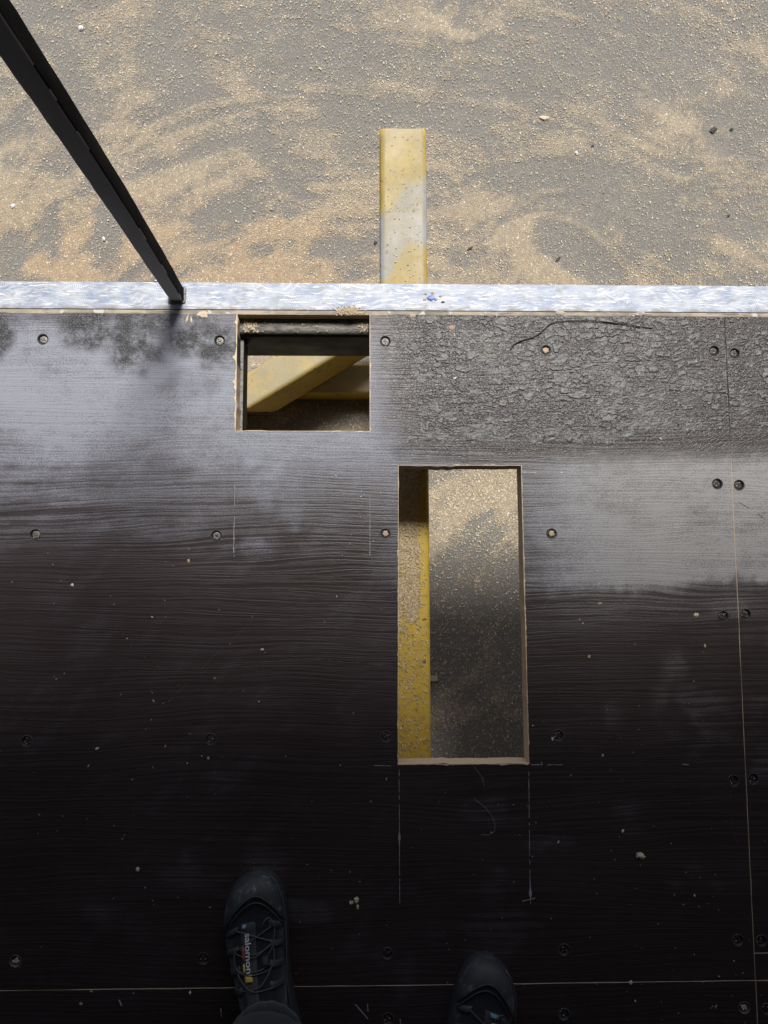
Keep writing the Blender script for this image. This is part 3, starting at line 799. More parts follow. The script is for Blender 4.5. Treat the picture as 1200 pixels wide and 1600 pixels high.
# bright metal edge strip, batten, steel frame
def strip_mesh():
    n = 360; xs = np.linspace(-1.9, 2.3, n)
    prof = [(0.5262, -0.016), (0.5262, -0.0012), (0.5272, 0.0002), (0.5795, 0.0002), (0.5812, -0.0016), (0.5812, -0.016)]
    V = []; F = []
    for i, x in enumerate(xs):
        w = 0.0006 * (float(vnoise(np.array([x * 30]), np.array([1.0]))[0]) - 0.5)
        for k, (y, z) in enumerate(prof): V.append((x, y + (w if k > 2 else w * 0.7), z))
    m = len(prof)
    for i in range(n - 1):
        for k in range(m - 1):
            F.append((i * m + k, (i + 1) * m + k, (i + 1) * m + k + 1, i * m + k + 1))
        F.append((i * m + m - 1, (i + 1) * m + m - 1, (i + 1) * m, i * m))
    o = mesh_obj('edge_strip', V, F, STRIP, platform)
    o['label'] = 'bright ground metal strip along the front edge'
strip_mesh()
def batten_mesh():
    n = 700; xs = np.linspace(-1.9, 2.3, n); V = []; F = []
    for i, x in enumerate(xs):
        a = np.array([x])
        z = -0.0010 + 0.0022 * (float(fbm(a * 22, a * 0 + 2, 3)[0]) - 0.5)
        w = 0.0022 * (float(fbm(a * 40, a * 0 + 7, 4)[0]) - 0.5)
        for y, zz in ((0.5182 + w * 0.3, -0.016), (0.5182 + w * 0.3, z - 0.0006), (0.5200 + w, z), (0.5246, z + 0.0006), (0.5258, -0.002), (0.5258, -0.016)): V.append((x, y, zz))
    for i in range(n - 1):
        for k in range(5): F.append((i * 6 + k, (i + 1) * 6 + k, (i + 1) * 6 + k + 1, i * 6 + k + 1))
    o = mesh_obj('edge_batten', V, F, BATTEN, platform)
    o['label'] = 'thin weathered batten between metal strip and plywood'
batten_mesh()
FB = -0.172
bm_obj('front_beam', rhs_bm((-1.9, 0.532, (FB - .022) / 2), (2.3, 0.532, (FB - .022) / 2), 0.096, -(FB + .022), 0.016, n=8), FRAME, platform, True)
bm_obj('joist', box_bm(-0.3120, -0.2475, -1.95, 0.483, -0.092, -DECK_T - 0.001, 0.004), FRAME, platform)
for x in (-1.2, 0.72, 1.6):
    bm_obj('joist', box_bm(x - .03, x + .03, -1.95, 0.483, -0.102, -DECK_T - 0.001, 0.004), FRAME, platform)
for x in (-1.8, 2.2):
    for y in (-1.9, 0.53):
        bm_obj('leg', rhs_bm((x, y, GROUND), (x, y, FB - 0.001 if y > 0 else -0.104), 0.09, 0.09, 0.012, up=(0, 1, 0)), FRAME, platform)

# ------------------------------------------------------------------ scribed lines, scratches
def ribbon(name, pts, w, mat, parent, z=0.0006, broken=0.0):
    V = []; F = []
    pts = [Vector((p[0], p[1], 0)) for p in pts]
    L = sum((pts[i + 1] - pts[i]).length for i in range(len(pts) - 1))
    P = []
    for i in range(len(pts) - 1):
        k = max(1, int((pts[i + 1] - pts[i]).length / 0.004))
        P += [pts[i].lerp(pts[i + 1], j / k) for j in range(k)]
    P.append(pts[-1])
    ph = random.random() * 99
    for i, p in enumerate(P):
        t = (P[min(i + 1, len(P) - 1)] - P[max(i - 1, 0)]).normalized(); nn = Vector((-t.y, t.x, 0))
        ww = (w(i / (len(P) - 1)) if callable(w) else w) * (0.55 + 0.9 * random.random())
        V += [(p.x + nn.x * ww / 2, p.y + nn.y * ww / 2, z), (p.x - nn.x * ww / 2, p.y - nn.y * ww / 2, z), (p.x, p.y, z + 0.0003)]
    for i in range(len(P) - 1):
        if broken and float(vnoise(np.array([ph + i * 0.55]), np.array([1.0]))[0]) < broken: continue
        a = i * 3
        F += [(a, a + 2, a + 5, a + 3), (a + 2, a + 1, a + 4, a + 5)]
    return mesh_obj(name, V, F, mat, parent)
def px_line(*p): return [un(x, y) for x, y in p]
mk = 'scribe_mark'
ribbon(mk, px_line((623.5, 1202), (624, 1300), (624.5, 1412)), 0.0010, CHALK, main, broken=0.25)
ribbon(mk, px_line((624, 1292), (624, 1325)), lambda t: 0.0008 + 0.0032 * math.sin(math.pi * t) ** 2, CHALK, main, 0.0009)
ribbon(mk, px_line((826, 1202), (827, 1300), (828.5, 1412)), 0.0011, CHALK, main, broken=0.33)
ribbon(mk, px_line((828, 1378), (829, 1412)), lambda t: 0.0008 + 0.0036 * math.sin(math.pi * min(1, t * 1.2) * .9) ** 2, CHALK, main, 0.0009)
ribbon(mk, px_line((816, 1408), (836, 1403)), 0.0014, CHALK, main, 0.0010)
ribbon(mk, px_line((585, 1196), (618, 1197)), 0.0010, CHALK, main, broken=0.2)
ribbon(mk, px_line((830, 1195), (880, 1195)), 0.0011, CHALK, main, broken=0.2)
ribbon(mk, px_line((367.5, 680), (366, 870)), 0.0007, CHALK, main, broken=0.45)
ribbon(mk, px_line((365.5, 815), (365, 865)), 0.0010, CHALK, main, 0.0009)
ribbon(mk, px_line((578, 775), (578, 868)), 0.0010, CHALK, main, broken=0.2)
ribbon(mk, px_line((608, 726), (621, 726)), 0.0018, CHALK, main)
ribbon(mk, px_line((816, 738), (838, 739)), 0.0022, CHALK, main)
ribbon(mk, px_line((1066, 1194), (1076, 1195)), 0.0014, CHALK, main)
for p in (((310, 1052), (380, 1038), (480, 1030), (560, 1036), (612, 1040)), ((262, 1098), (330, 1030), (395, 970)), ((870, 905), (848, 955)), ((260, 870), (310, 820), (330, 800)), ((592, 845), (600, 865)), ((1155, 785), (1180, 800), (1196, 812)), ((1140, 1240), (1144, 1290), (1155, 1330))):
    ribbon('scratch', spline(px_line(*p), 10), 0.0007, mat_plain('fine_scratch', (0.06, 0.06, 0.063), (0.12, 0.12, 0.125), 0.6, 80), main, 0.0005, 0.35)
for (x, y), (x2, y2), w in (((555, 1540 + 29), (575, 1592), .0015), ((345, 1575), (346, 1588), .0018), ((574, 1568), (575, 1580), .002), ((186, 1562), (190, 1571), .0028), ((625, 1592), (626, 1600), .002)):
    ribbon('paint_mark', px_line((x, y), (x2, y2)), w, CHALK, near if y > 1545 else main)

# ------------------------------------------------------------------ guard post
pb = un(277, 461); pb.z = 0.0006
post = empty('guard_post', pb)
tag(post, 'dark grey square steel post standing on the bright metal edge', 'post')
def post_mesh():
    n = 60; w = 0.0142; r = 0.003; prof = []
    for cx, cy, a0 in ((1, 1, 0), (-1, 1, 90), (-1, -1, 180), (1, -1, 270)):
        for k in range(4):
            a = R(a0 + 30 * k); prof.append((cx * (w - r) + r * math.cos(a), cy * (w - r) + r * math.sin(a)))
    V = []; F = []; m = len(prof)
    for i in range(n):
        z = 1.12 * i / (n - 1)
        for j, (x, y) in enumerate(prof):
            q = 0.0036 * (float(fbm(np.array([z * 30.0 + 9]), np.array([j * 0.9]), 4)[0]) - 0.5) - 0.0030 * max(0, 1 - z / 0.16) + 0.003 * z; cv = 0.008 * math.sin(3.2 * z)
            V.append((pb.x + x * (1 + q * 30) + cv, pb.y + y * (1 + q * 30) - cv * .3, pb.z + 0.0005 + z))
    for i in range(n - 1):
        for k in range(m): F.append((i * m + k, i * m + (k + 1) % m, (i + 1) * m + (k + 1) % m, (i + 1) * m + k))
    F.append(tuple(range((n - 1) * m, n * m)))
    tb = mesh_obj('tube', V, F, [POST_LIT, POST_SHADED], post, True)
    tb.data.polygons.foreach_set('material_index', [0 if p.normal.y < -0.8 else 1 for p in tb.data.polygons])  # front faces take the painted lit tone, all others the shaded one
    # weld bead round the foot
    ring = []
    for k in range(40):
        a = 2 * math.pi * k / 40; s = 0.0150 / max(abs(math.cos(a)), abs(math.sin(a)))
        ring.append((pb.x + math.cos(a) * s, min(pb.y + math.sin(a) * s, 0.5795), 0.0018 + 0.0008 * random.random()))
    Vt, Ft = tube_verts(ring + ring[:1], [0.0016 + 0.0012 * random.random() for _ in range(41)], 6)
    mesh_obj('weld_bead', Vt, Ft, mat_plain('grey_weld', (0.16, 0.16, 0.155), (0.36, 0.35, 0.34), 0.6, 250, 0.8), post, True)
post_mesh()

# ------------------------------------------------------------------ yellow steel stand under the deck
BZ = -0.182
c0 = un(594, 300, BZ); c1 = un(667, 300, BZ); yend = un(630, 201, BZ).y
bx = (c0.x + c1.x) / 2; bw = c1.x - c0.x
stand = empty('steel_stand', (bx, 0.6, GROUND))
tag(stand, 'yellow painted steel stand whose beam sticks out beyond the platform edge', 'stand')
beam = bm_obj('beam', rhs_bm((bx, -1.1, BZ - 0.05), (bx, yend, BZ - 0.05), bw, 0.10, 0.012, n=5), YEL, stand, True)
bmh = bmesh.new(); bmh.from_mesh(beam.data)
# divide along the length so that the bare primer patch has its own shape
for yc in np.arange(-1.0, yend, 0.02):
    bmesh.ops.bisect_plane(bmh, geom=bmh.verts[:] + bmh.edges[:] + bmh.faces[:], plane_co=(0, yc, 0), plane_no=(0, 1, 0))
for xc in np.linspace(bx - bw / 2 + .012, bx + bw / 2 - .012, 7)[1:-1]:
    bmesh.ops.bisect_plane(bmh, geom=bmh.verts[:] + bmh.edges[:] + bmh.faces[:], plane_co=(xc, 0, 0), plane_no=(1, 0, 0))
bmh.to_mesh(beam.data); bmh.free()
bv = np.array([v.co[:] for v in beam.data.vertices])
bqx, bqy = to_px(bv[:, 0], bv[:, 1], np.full(len(bv), BZ))
dg = (bqx - 630) * 0.9 + (bqy - 352)
add_attr(beam.data, 'primer', np.clip((1 - sstep(34, 60, np.abs(dg + 10 * np.sin(bqx / 9)))) * 1.1 * (bv[:, 1] > 0.55) + 0.25 * (np.abs(bv[:, 0] - bx) > bw / 2 - 0.013) * (bv[:, 1] > .55), 0, 1))
add_attr(beam.data, 'clean', 1 - 0.78 * sstep(0.45, 0.6, bv[:, 1]))
beam.data.polygons.foreach_set('use_smooth', [abs(p.normal.z) < 0.99 and abs(p.normal.x) < .99 for p in beam.data.polygons])
bm_obj('column', rhs_bm((bx, 0.665, GROUND + 0.10), (bx, 0.665, BZ - 0.101), 0.09, 0.09, 0.012, up=(0, 1, 0)), YEL, stand)
GT = GROUND + 0.004
bm_obj('cross_member', rhs_bm((-0.30, 0.665, GT + 0.048), (0.95, 0.665, GT + 0.048), 0.10, 0.096, 0.012), YEL, stand)
ZT, ZBm = GROUND + 0.312, GROUND + 0.112
fl, fr = un(385, 640, ZT), un(640, 487, ZT)
bl, br = un(280, 640, ZT), un(575, 477, ZT)
u_ = (fr - fl).normalized()
vsb = []
for p, sh in ((fl, 0.075), (fr, 0), (br, 0), (bl, 0.075)):
    vsb.append(p.copy())
for p, sh in ((fl, 0.075), (fr, 0), (br, 0), (bl, 0.075)):
    q = p + u_ * sh; q.z = ZBm; vsb.append(q)
bmb = bmesh.new()
bvv = [bmb.verts.new(v) for v in vsb]
for f in ((0, 1, 2, 3), (7, 6, 5, 4), (0, 4, 5, 1), (1, 5, 6, 2), (2, 6, 7, 3), (3, 7, 4, 0)): bmb.faces.new([bvv[i] for i in f])
bmesh.ops.bevel(bmb, geom=bmb.edges[:], offset=0.012, segments=4, affect='EDGES', profile=0.5)
bmesh.ops.recalc_face_normals(bmb, faces=bmb.faces[:])
bm_obj('brace', bmb, YEL, stand)
fp = un(437, 649, GROUND + 0.105)
bm_obj('foot_plate', box_bm(fp.x - 0.30, fp.x, fp.y, fp.y + 0.16, GROUND + 0.099, GROUND + 0.1105, 0.004), FRAME, stand)
bm_obj('foot', box_bm(fp.x - 0.26, fp.x - 0.03, fp.y + 0.05, fp.y + 0.14, GROUND + 0.003, GROUND + 0.0985, 0.004), FRAME, stand)

# sawdust resting on the steel
n = 17000
X = rng.uniform(bx - bw / 2 + .006, bx + bw / 2 - .004, n); Y = rng.uniform(-0.42, 0.30, n)
_, py_ = to_px(X, Y, np.full(n, BZ))
rel = (X - bx) / bw
k = rng.random(n) < np.clip(1.0 * (1 - sstep(0.20, 0.34, rel + 0.18 * (fbm(X * 40, Y * 30, 3) - 0.5))) * (1 - 0.93 * sstep(940, 1010, py_ + 120 * (fbm(X * 30, Y * 30, 3) - .5))) + 0.04, 0, 1)
sb = flakes('sawdust_on_beam', X[k], Y[k], np.full(k.sum(), BZ + 0.0005) + 0.0015 * rng.random(k.sum()), 0.0036, np.clip(0.15 + 0.7 * rng.random(k.sum()), 0, 1))
tag(sb, 'sawdust lying on the yellow beam inside the tall opening', 'sawdust', kind='stuff')
n = 140
X = rng.uniform(bx - bw / 2 + .01, bx + bw / 2 - .01, n); Y = rng.uniform(0.6, yend - .01, n)
sb2 = flakes('sawdust_on_beam', X, Y, np.full(n, BZ + 0.0005), 0.0030, 0.2 + 0.5 * rng.random(n))
tag(sb2, 'fine sawdust on the yellow beam end out in the light', 'sawdust', kind='stuff')
n = 1500
t_ = rng.random(n); X = rng.uniform(-0.245, 0.0, n); Y = 0.4905 + 0.026 * rng.random(n)
kk = rng.random(n) < np.clip(0.02 + 1.2 * (1 - sstep(0.0, 0.035, X + 0.245)) + 0.5 * (1 - sstep(0, 0.03, -X)), 0, 1)
sb3 = flakes('sawdust_on_frame', X[kk], Y[kk], np.full(kk.sum(), -0.0215) - (0.016 - np.sqrt(np.clip(0.016 ** 2 - np.clip(0.500 - Y[kk], 0, .0155) ** 2, 0, 1))), 0.0034, 0.2 + 0.6 * rng.random(kk.sum()))
tag(sb3, 'sawdust caught on the black steel beam in the small opening', 'sawdust', kind='stuff')
hp = un(545, 483); n = 420
X = rng.normal(hp.x, 0.011, n); Y = np.clip(rng.normal(0.5245, 0.004, n), 0.5165, 0.536)
sb4 = flakes('sawdust_heap', X, Y, 0.0008 + 0.004 * rng.random(n) * np.exp(-((X - hp.x) / 0.012) ** 2), 0.0026, 0.15 + 0.6 * rng.random(n))
tag(sb4, 'little heap of sawdust on the batten above the small opening', 'sawdust', kind='stuff')

# crumbs on the deck
n = 5000
X = rng.uniform(-0.8, 0.88, n); Y = rng.uniform(-0.82, 0.51, n)
inA = (X > -.262) & (X < .010) & (Y > .280); inB = (X > .048) & (X < .304) & (Y > -.345) & (Y < .228)
cl = fbm(X * 5, Y * 5, 3)
k = ~inA & ~inB & (rng.random(n) < 0.05 + 0.20 * sstep(0.5, 0.75, cl))
sz = np.where(rng.random(k.sum()) < 0.1, 0.0042, 0.0018)
cr = flakes('crumbs', X[k], Y[k], np.full(k.sum(), 0.0006), sz, np.clip(0.25 + 0.75 * rng.random(k.sum()), 0, 1), lift=0.2, wid=(0.35, 0.8))
tag(cr, 'tiny pale wood crumbs strewn over the black deck', 'crumbs', kind='stuff')

# ragged splinters along the cut edges
def chip_mesh(name, c, size, mat, n=7, flat=0.35, seed=0, stretch=1.0, ang=0.0, parent=None):
    rr = random.Random(seed)
    bm = bmesh.new()
    bmesh.ops.create_icosphere(bm, subdivisions=2, radius=1.0)
    m = Matrix.Rotation(ang, 3, 'Z')
    for v in bm.verts:
        s = 0.62 + 0.75 * rr.random()
        p = Vector((v.co.x * s * stretch, v.co.y * s, max(v.co.z, -0.5) * flat * (0.6 + 0.8 * rr.random()) + flat * 0.5))
        v.co = (m @ p) * size + Vector(c)
    return bm_obj(name, bm, mat, parent)
def lab(o, l, c, g=None): return tag(o, l, c, g)
d = un
lab(chip_mesh('wood_chip', d(557, 1406), 0.0062, CHIP, seed=1, stretch=0.55), 'torn pale wood chip on the dark deck above between the shoes', 'wood chip', 'wood chips on the deck')
chip_mesh('fragment', d(549, 1410), 0.0034, CHIP, seed=2, parent=bpy.data.objects['wood_chip']); chip_mesh('fragment', d(559, 1417), 0.0036, CHIP, seed=3, stretch=.6, parent=bpy.data.objects['wood_chip'])
lab(chip_mesh('wood_chip', d(1001, 1337), 0.0060, CHIP, seed=4, stretch=1.3, ang=-0.5), 'pale winged wood chip alone on the black deck at lower right', 'wood chip', 'wood chips on the deck')
lab(chip_mesh('wood_chip', d(1088, 961), 0.0040, CHIP, seed=5), 'small tan chip beside the screws near the right joint', 'wood chip', 'wood chips on the deck')
lab(chip_mesh('wood_chip', d(215, 1358), 0.0036, CHIP, seed=6), 'small grey chip left of the left shoe', 'wood chip', 'wood chips on the deck')
lab(chip_mesh('wood_chip', d(985, 1535), 0.0034, CHIP, seed=7), 'tan crumb lying on the long joint right of the right shoe', 'wood chip', 'wood chips on the deck')
lab(chip_mesh('wood_chip', d(113, 914), 0.0030, PALE, seed=8), 'white speck on the dark deck at far left middle', 'wood chip', 'wood chips on the deck')
lab(chip_mesh('wood_chip', d(297, 1551), 0.0034, PALE, seed=9, stretch=.6), 'white speck on the joint left of the left shoe', 'wood chip', 'wood chips on the deck')
lab(chip_mesh('wood_chip', d(706, 512), 0.0042, ORANGE, seed=10, stretch=1.3), 'rusty brown flake on the charred plywood near the metal strip', 'wood chip')
for i, (x, y, s, st, a, m) in enumerate(((293, 498, .0046, .28, -.2, CHIP), (299, 500, .0044, .25, .1, CHIP))):
    sp = chip_mesh('splinter', d(x, y), s * 1.6, m, seed=20 + i, stretch=st, ang=a, flat=.2)
    tag(sp, ('left' if i == 0 else 'right') + ' one of two pale splinters below the foot of the post', 'splinter')
tag(chip_mesh('torn_edge_patch', d(318, 491), 0.0055, CHIP, seed=31, stretch=1.9, flat=.12), 'pale torn sliver of wood right below the post on the batten', 'splinter')
for i, (x, y, st) in enumerate(((645, 492, 1.8), (875, 489, 2.4), (1000, 490, 2.6))):
    tag(chip_mesh('torn_edge_patch', d(x, y) + Vector((0, 0.0, 0.0005)), 0.0040, BATTEN, seed=40 + i, stretch=st, flat=.10), ('pale wood sliver on the batten right of the small opening', 'pale wood sliver on the batten above the charred plywood, middle', 'pale wood sliver on the batten above the charred plywood, right')[i], 'splinter')
bl_ = empty('blue_scrap', un(673, 465)); tag(bl_, 'bright blue scrap with rusty crumbs on the metal strip', 'scrap')
chip_mesh('blue_flake', un(673, 466, .0002), 0.0052, BLUE, seed=50, stretch=1.6, flat=.15, parent=bl_); chip_mesh('blue_flake', un(681, 468, .0002), 0.0026, BLUE, seed=51, stretch=1.3, flat=.15, parent=bl_)
for i, (x, y) in enumerate(((665, 459), (676, 458), (688, 463), (663, 468), (692, 472))):
    chip_mesh('rusty_crumb', un(x, y, .0002), 0.0022, ORANGE if i != 4 else DARKBIT, seed=60 + i, stretch=1.4, parent=bl_)

# loose thread and scorched wire
th = spline([un(741, 1198, .001), un(752, 1214, .0012), un(757, 1228, .001)], 8)
V, F = tube_verts(th, 0.0003, 5); tag(mesh_obj('thread', V, F, CHALK), 'thin pale hair just below the tall opening', 'thread')
th = spline([un(740, 1248, .001), un(758, 1262, .0015), un(771, 1280, .0012), un(773, 1296, .001), un(766, 1304, .001), un(752, 1304, .001)], 8)
V, F = tube_verts(th, 0.0003, 5); tag(mesh_obj('thread', V, F, CHALK), 'curled pale hair on the deck further below the tall opening', 'thread')
th = spline([un(798, 545, .003), un(803, 538, .003), un(815, 532, .003), un(835, 526, .0032), un(850, 515, .0034), un(862, 505, .0034), un(890, 501, .003), un(940, 502, .003), un(985, 508, .003), (un(1020, 513, .0025))], 6)
V, F = tube_verts(th, [0.0013] * (len(th) // 3) + [0.0009] * (len(th) - len(th) // 3), 6)
tag(mesh_obj('burnt_wire', V, F, DARKBIT, None, True), 'black bent wire lying on the charred plywood near the strip', 'wire')

# bits on the concrete
for i, (x, y, s, m, st, a, l, c) in enumerate((
        (1115, 203, .009, DARKBIT, 1.5, .6, 'black pebble on the concrete at upper right, the larger of two', 'pebble'), (1143, 202, .005, DARKBIT, 1.2, .2, 'black pebble on the concrete at upper right, the smaller of two', 'pebble'),
        (926, 228, .004, DARKBIT, 1.3, .2, 'dark crumb on the concrete right of the yellow beam', 'pebble'), (20, 322, .009, PALE, .7, -.5, 'white paper flake on the sawdust at the far left', 'flake'),
        (162, 373, .007, PALE, .7, .1, 'white speck on the dark concrete below the post', 'flake'), (901, 239, .007, PALE, .7, .3, 'white flake on the concrete right of the yellow beam', 'flake'),
        (126, 44, .008, PALE, 1, 0, 'white flake on the concrete at upper left', 'flake'), (850, 184, .008, CHIP, 1.8, 0, 'tan chip on the concrete above right of the beam end', 'wood chip'),
        (587, 379, .005, DARKBIT, 1.2, .4, 'dark crumb close by the left side of the yellow beam', 'pebble'), (1138, 337, .004, DARKBIT, 1.2, .4, 'dark speck on the sawdust at the right edge', 'pebble'),
        (872, 405, .004, DARKBIT, 3.2, .9, 'dark splinter on the sawdust above the metal strip, right', 'splinter'), (735, 388, .004, DARKBIT, 2.6, .5, 'dark splinter on the sawdust right of the yellow beam', 'splinter'))):
    tag(chip_mesh('pebble' if c == 'pebble' else c.replace(' ', '_') if c != 'flake' else 'paper_flake', un(x, y, GROUND + .004), s, m, seed=80 + i, stretch=st, ang=a), l, c)
tp = un(678, 1060, GROUND + .004)
tag(bm_obj('tape_scrap', box_bm(tp.x - .03, tp.x + .012, tp.y - .009, tp.y + .009, tp.z, tp.z + .003, .0008), mat_plain('tan_tape', (.52, .44, .32), (.60, .51, .38), .6)), 'tan scrap beside the yellow beam in the tall opening', 'scrap')

# ------------------------------------------------------------------ the photographer: trousers, jacket, shoes
def shoe_surf(s, u):
    """upper of a low work shoe; s 0 toe .. 1 heel, u -1 .. 1 across; returns lateral half width and height"""
    ks = [0, .03, .08, .16, .28, .40, .52, .64, .76, .88, .96, 1.0]
    wd = [.018, .034, .0435, .0495, .0530, .0510, .046, .0415, .0385, .0375, .032, .016]
    ht = [.030, .044, .054, .061, .068, .080, .097, .112, .116, .114, .112, .108]
    k = np.sqrt(np.clip(1 - (1 - np.minimum(s, 0.26) / 0.26) ** 2, 0, 1)) ** 0.92
    return np.where(np.asarray(s) < 0.26, 0.003 + 0.0497 * k, np.interp(s, ks, wd)), np.where(np.asarray(s) < 0.16, 0.030 + 0.031 * np.sqrt(np.clip(1 - (1 - np.minimum(s, .16) / .16) ** 2, 0, 1)), np.interp(s, ks, ht))
SHOE_L = 0.305
def make_shoe(parent, toe, ang, mirror, letters, lbl):
    """toe: tip on the deck; ang: turn about z; toe points +Y when ang = 0"""
    T = Matrix.Translation((toe.x, toe.y, 0.0)) @ Matrix.Rotation(ang, 4, 'Z')
    def bendx(s): return mirror * (0.010 * math.sin(math.pi * min(1, s * 1.1)) - 0.010 * (1 - s) ** 2)   # banana of the last
    def P(s, u, lift=0.0):
        w, h = shoe_surf(s, u)
        w = float(w) + lift; h = float(h) + lift
        a = abs(u)
        z = 0.020 + (h - 0.020) * (1 - a ** 2.6) ** (1 / 2.2) if a < 1 else 0.020
        asym = 1.0 + 0.10 * u * mirror * (1 - s)
        return T @ Vector((u * w * asym + bendx(s), -s * SHOE_L, z))
    def Pd(s, u, lift=0.0): return P(0.215 + (s - 0.335) * 1.10, u, lift)
    ns, nu = 44, 25
    S = [(i / (ns - 1)) ** 1.8 for i in range(ns)]; U = [math.sin(math.pi / 2 * (-1 + 2 * j / (nu - 1))) for j in range(nu)]
    def patch(name, s0, s1, u0, u1, mat, lift, par, ns=20, nu=14, fade=True, smooth=True):
        V = []; F = []
        for i in range(ns):
            s = s0(0) if False else s0 + (s1 - s0) * i / (ns - 1)
            for j in range(nu):
                u = u0 + (u1 - u0) * j / (nu - 1)
                e = 1.0
                if fade and (i in (0, ns - 1) or j in (0, nu - 1)): e = -0.3
                V.append(Pd(s, u, lift * e))
        for i in range(ns - 1):
            for j in range(nu - 1): F.append((i * nu + j, i * nu + j + 1, (i + 1) * nu + j + 1, (i + 1) * nu + j))
        return mesh_obj(name, V, F, mat, par, smooth)
    V = [P(s, u) for s in S for u in U]
    F = [(i * nu + j, i * nu + j + 1, (i + 1) * nu + j + 1, (i + 1) * nu + j) for i in range(ns - 1) for j in range(nu - 1)]
    V.append(T @ Vector((bendx(0), 0.002, 0.024))); F += [(len(V) - 1, j + 1, j) for j in range(nu - 1)]
    V.append(T @ Vector((bendx(1), -SHOE_L - .004, .06))); F += [(len(V) - 1, (ns - 1) * nu + j, (ns - 1) * nu + j + 1) for j in range(nu - 1)]
    shoe = mesh_obj('shoe', V, F, MESHF, parent, True)
    shoe['label'] = lbl
    # sole
    out = []
    for sgn in (1, -1):
        for i in range(ns):
            k = i if sgn > 0 else ns - 1 - i
            w, _ = shoe_surf(S[k], 0); asym = 1.0 + 0.10 * sgn * mirror * (1 - S[k])
            out.append((sgn * (float(w) + 0.004) * asym + bendx(S[k]), -S[k] * SHOE_L + (0.004 if k == 0 else (-0.004 if k == ns - 1 else 0))))
    m = len(out); V = []; F = []
    for z, g in ((0.0012, 0.97), (0.010, 1.0), (0.024, 1.0), (0.029, 0.97)):
        V += [T @ Vector((x * g, -SHOE_L / 2 + (y + SHOE_L / 2) * (g * .5 + .5), z)) for x, y in out]
    for r in range(3): F += [(r * m + k, (r + 1) * m + k, (r + 1) * m + (k + 1) % m, r * m + (k + 1) % m) for k in range(m)]
    F.append(tuple(range(m))); F.append(tuple(range(3 * m, 4 * m))[::-1])
    mesh_obj('sole', V, F, SOLEM, shoe, True)
    # toe cap with a curved rear edge
    V = []; F = []; a_, b_ = 16, 25
    for i in range(a_):
        for j in range(b_):
            u = U[j]; send = 0.105 + 0.20 * abs(u) ** 2.2
            s = send * (i / (a_ - 1)) ** 2
            V.append(P(s, u, 0.0028 if i < a_ - 1 else -0.001))
    F = [(i * b_ + j, i * b_ + j + 1, (i + 1) * b_ + j + 1, (i + 1) * b_ + j) for i in range(a_ - 1) for j in range(b_ - 1)]
    mesh_obj('toe_cap', V, F, TOEM, shoe, True)
    # side overlays running back from the cap
    for sg in (-1, 1):
        V = []; F = []
        for i in range(26):
            s = 0.30 + 0.66 * i / 25
            top = 0.86 - 0.12 * math.sin(s * 9)
            for j in range(7):
                u = sg * (top + (0.998 - top) * j / 6)
                V.append(P(s, u, 0.0024 if 0 < j and 0 < i < 25 else -0.001))
        F = [(i * 7 + j, i * 7 + j + 1, (i + 1) * 7 + j + 1, (i + 1) * 7 + j) for i in range(25) for j in range(6)]
        mesh_obj('side_overlay', V, F, LEATHER, shoe, True)
    for sg in (-1, 1):
        for q in range(4):
            s = 0.36 + 0.085 * q
            V = []; F = []
            for i in range(6):
                for j in range(8):
                    u = sg * (0.50 + 0.40 * j / 7)
                    wdt = 0.034 - 0.012 * j / 7
                    V.append(Pd(s + 0.03 * j / 7 + wdt * (i / 5 - .5) * (1 + .6 * j / 7), u, 0.003 if 0 < i < 5 and j > 0 else -0.0005))
            F = [(i * 8 + j, i * 8 + j + 1, (i + 1) * 8 + j + 1, (i + 1) * 8 + j) for i in range(5) for j in range(7)]
            mesh_obj('eyelet_loop', V, F, LEATHER, shoe, True)
    # stitched seam round the toe cap
    for k, (off, lf) in enumerate(((0.012, .0034), (-0.02, .0040))):
        pts = [P(0.105 + 0.20 * abs(u) ** 2.2 + off, u, lf) for u in np.linspace(-.93, .93, 40)]
        V, F = tube_verts(pts, 0.0011, 5); mesh_obj('seam', V, F, LEATHER, shoe, True)
    pts = [P(sv, .955, .0042) for sv in np.linspace(.02, .9, 50)]
    V, F = tube_verts(pts, 0.0014, 5); mesh_obj('seam', V, F, LACE, shoe, True)
    # laces
    lace_pts = []
    seq = [(0.36, -.55), (0.40, .1), (0.445, .55), (0.445, .55), (0.47, 0), (0.44, -.55), (0.53, -.55), (0.54, .1), (0.53, .55), (0.60, .15), (0.615, -.55)]
    for a in (seq, [(s + .012, -u) for s, u in seq]):
        pts = [Pd(s, u, 0.0040 + (0.001 if abs(u) < .3 else 0)) for s, u in a if True]
        pts = [pts[0]] + [pts[i] for i in range(1, len(pts)) if (pts[i] - pts[i - 1]).length > 1e-4]
        V, F = tube_verts(spline(pts, 7), 0.0011, 5)
        mesh_obj('lace', V, F, LACE, shoe, True)
    loop = [Pd(.36, .25 , .006), Pd(.335, .32, .008), Pd(.33, .5, .006), Pd(.38, .62, .008), Pd(.46, .52, .008), Pd(.50, .30, .007)]
    V, F = tube_verts(spline(loop, 8), 0.0010, 5); mesh_obj('lace', V, F, LACE, shoe, True)
    patch('lace_lock', .49, .535, .22 , .46, SOLEM, 0.008, shoe, 6, 6)
    # tongue strip with lettering down its length
    uc = -0.18 if letters == 'full' else 0.20
    patch('tongue', .33, .70, uc - .26, uc + .26, LEATHER, 0.0022, shoe, 24, 10)
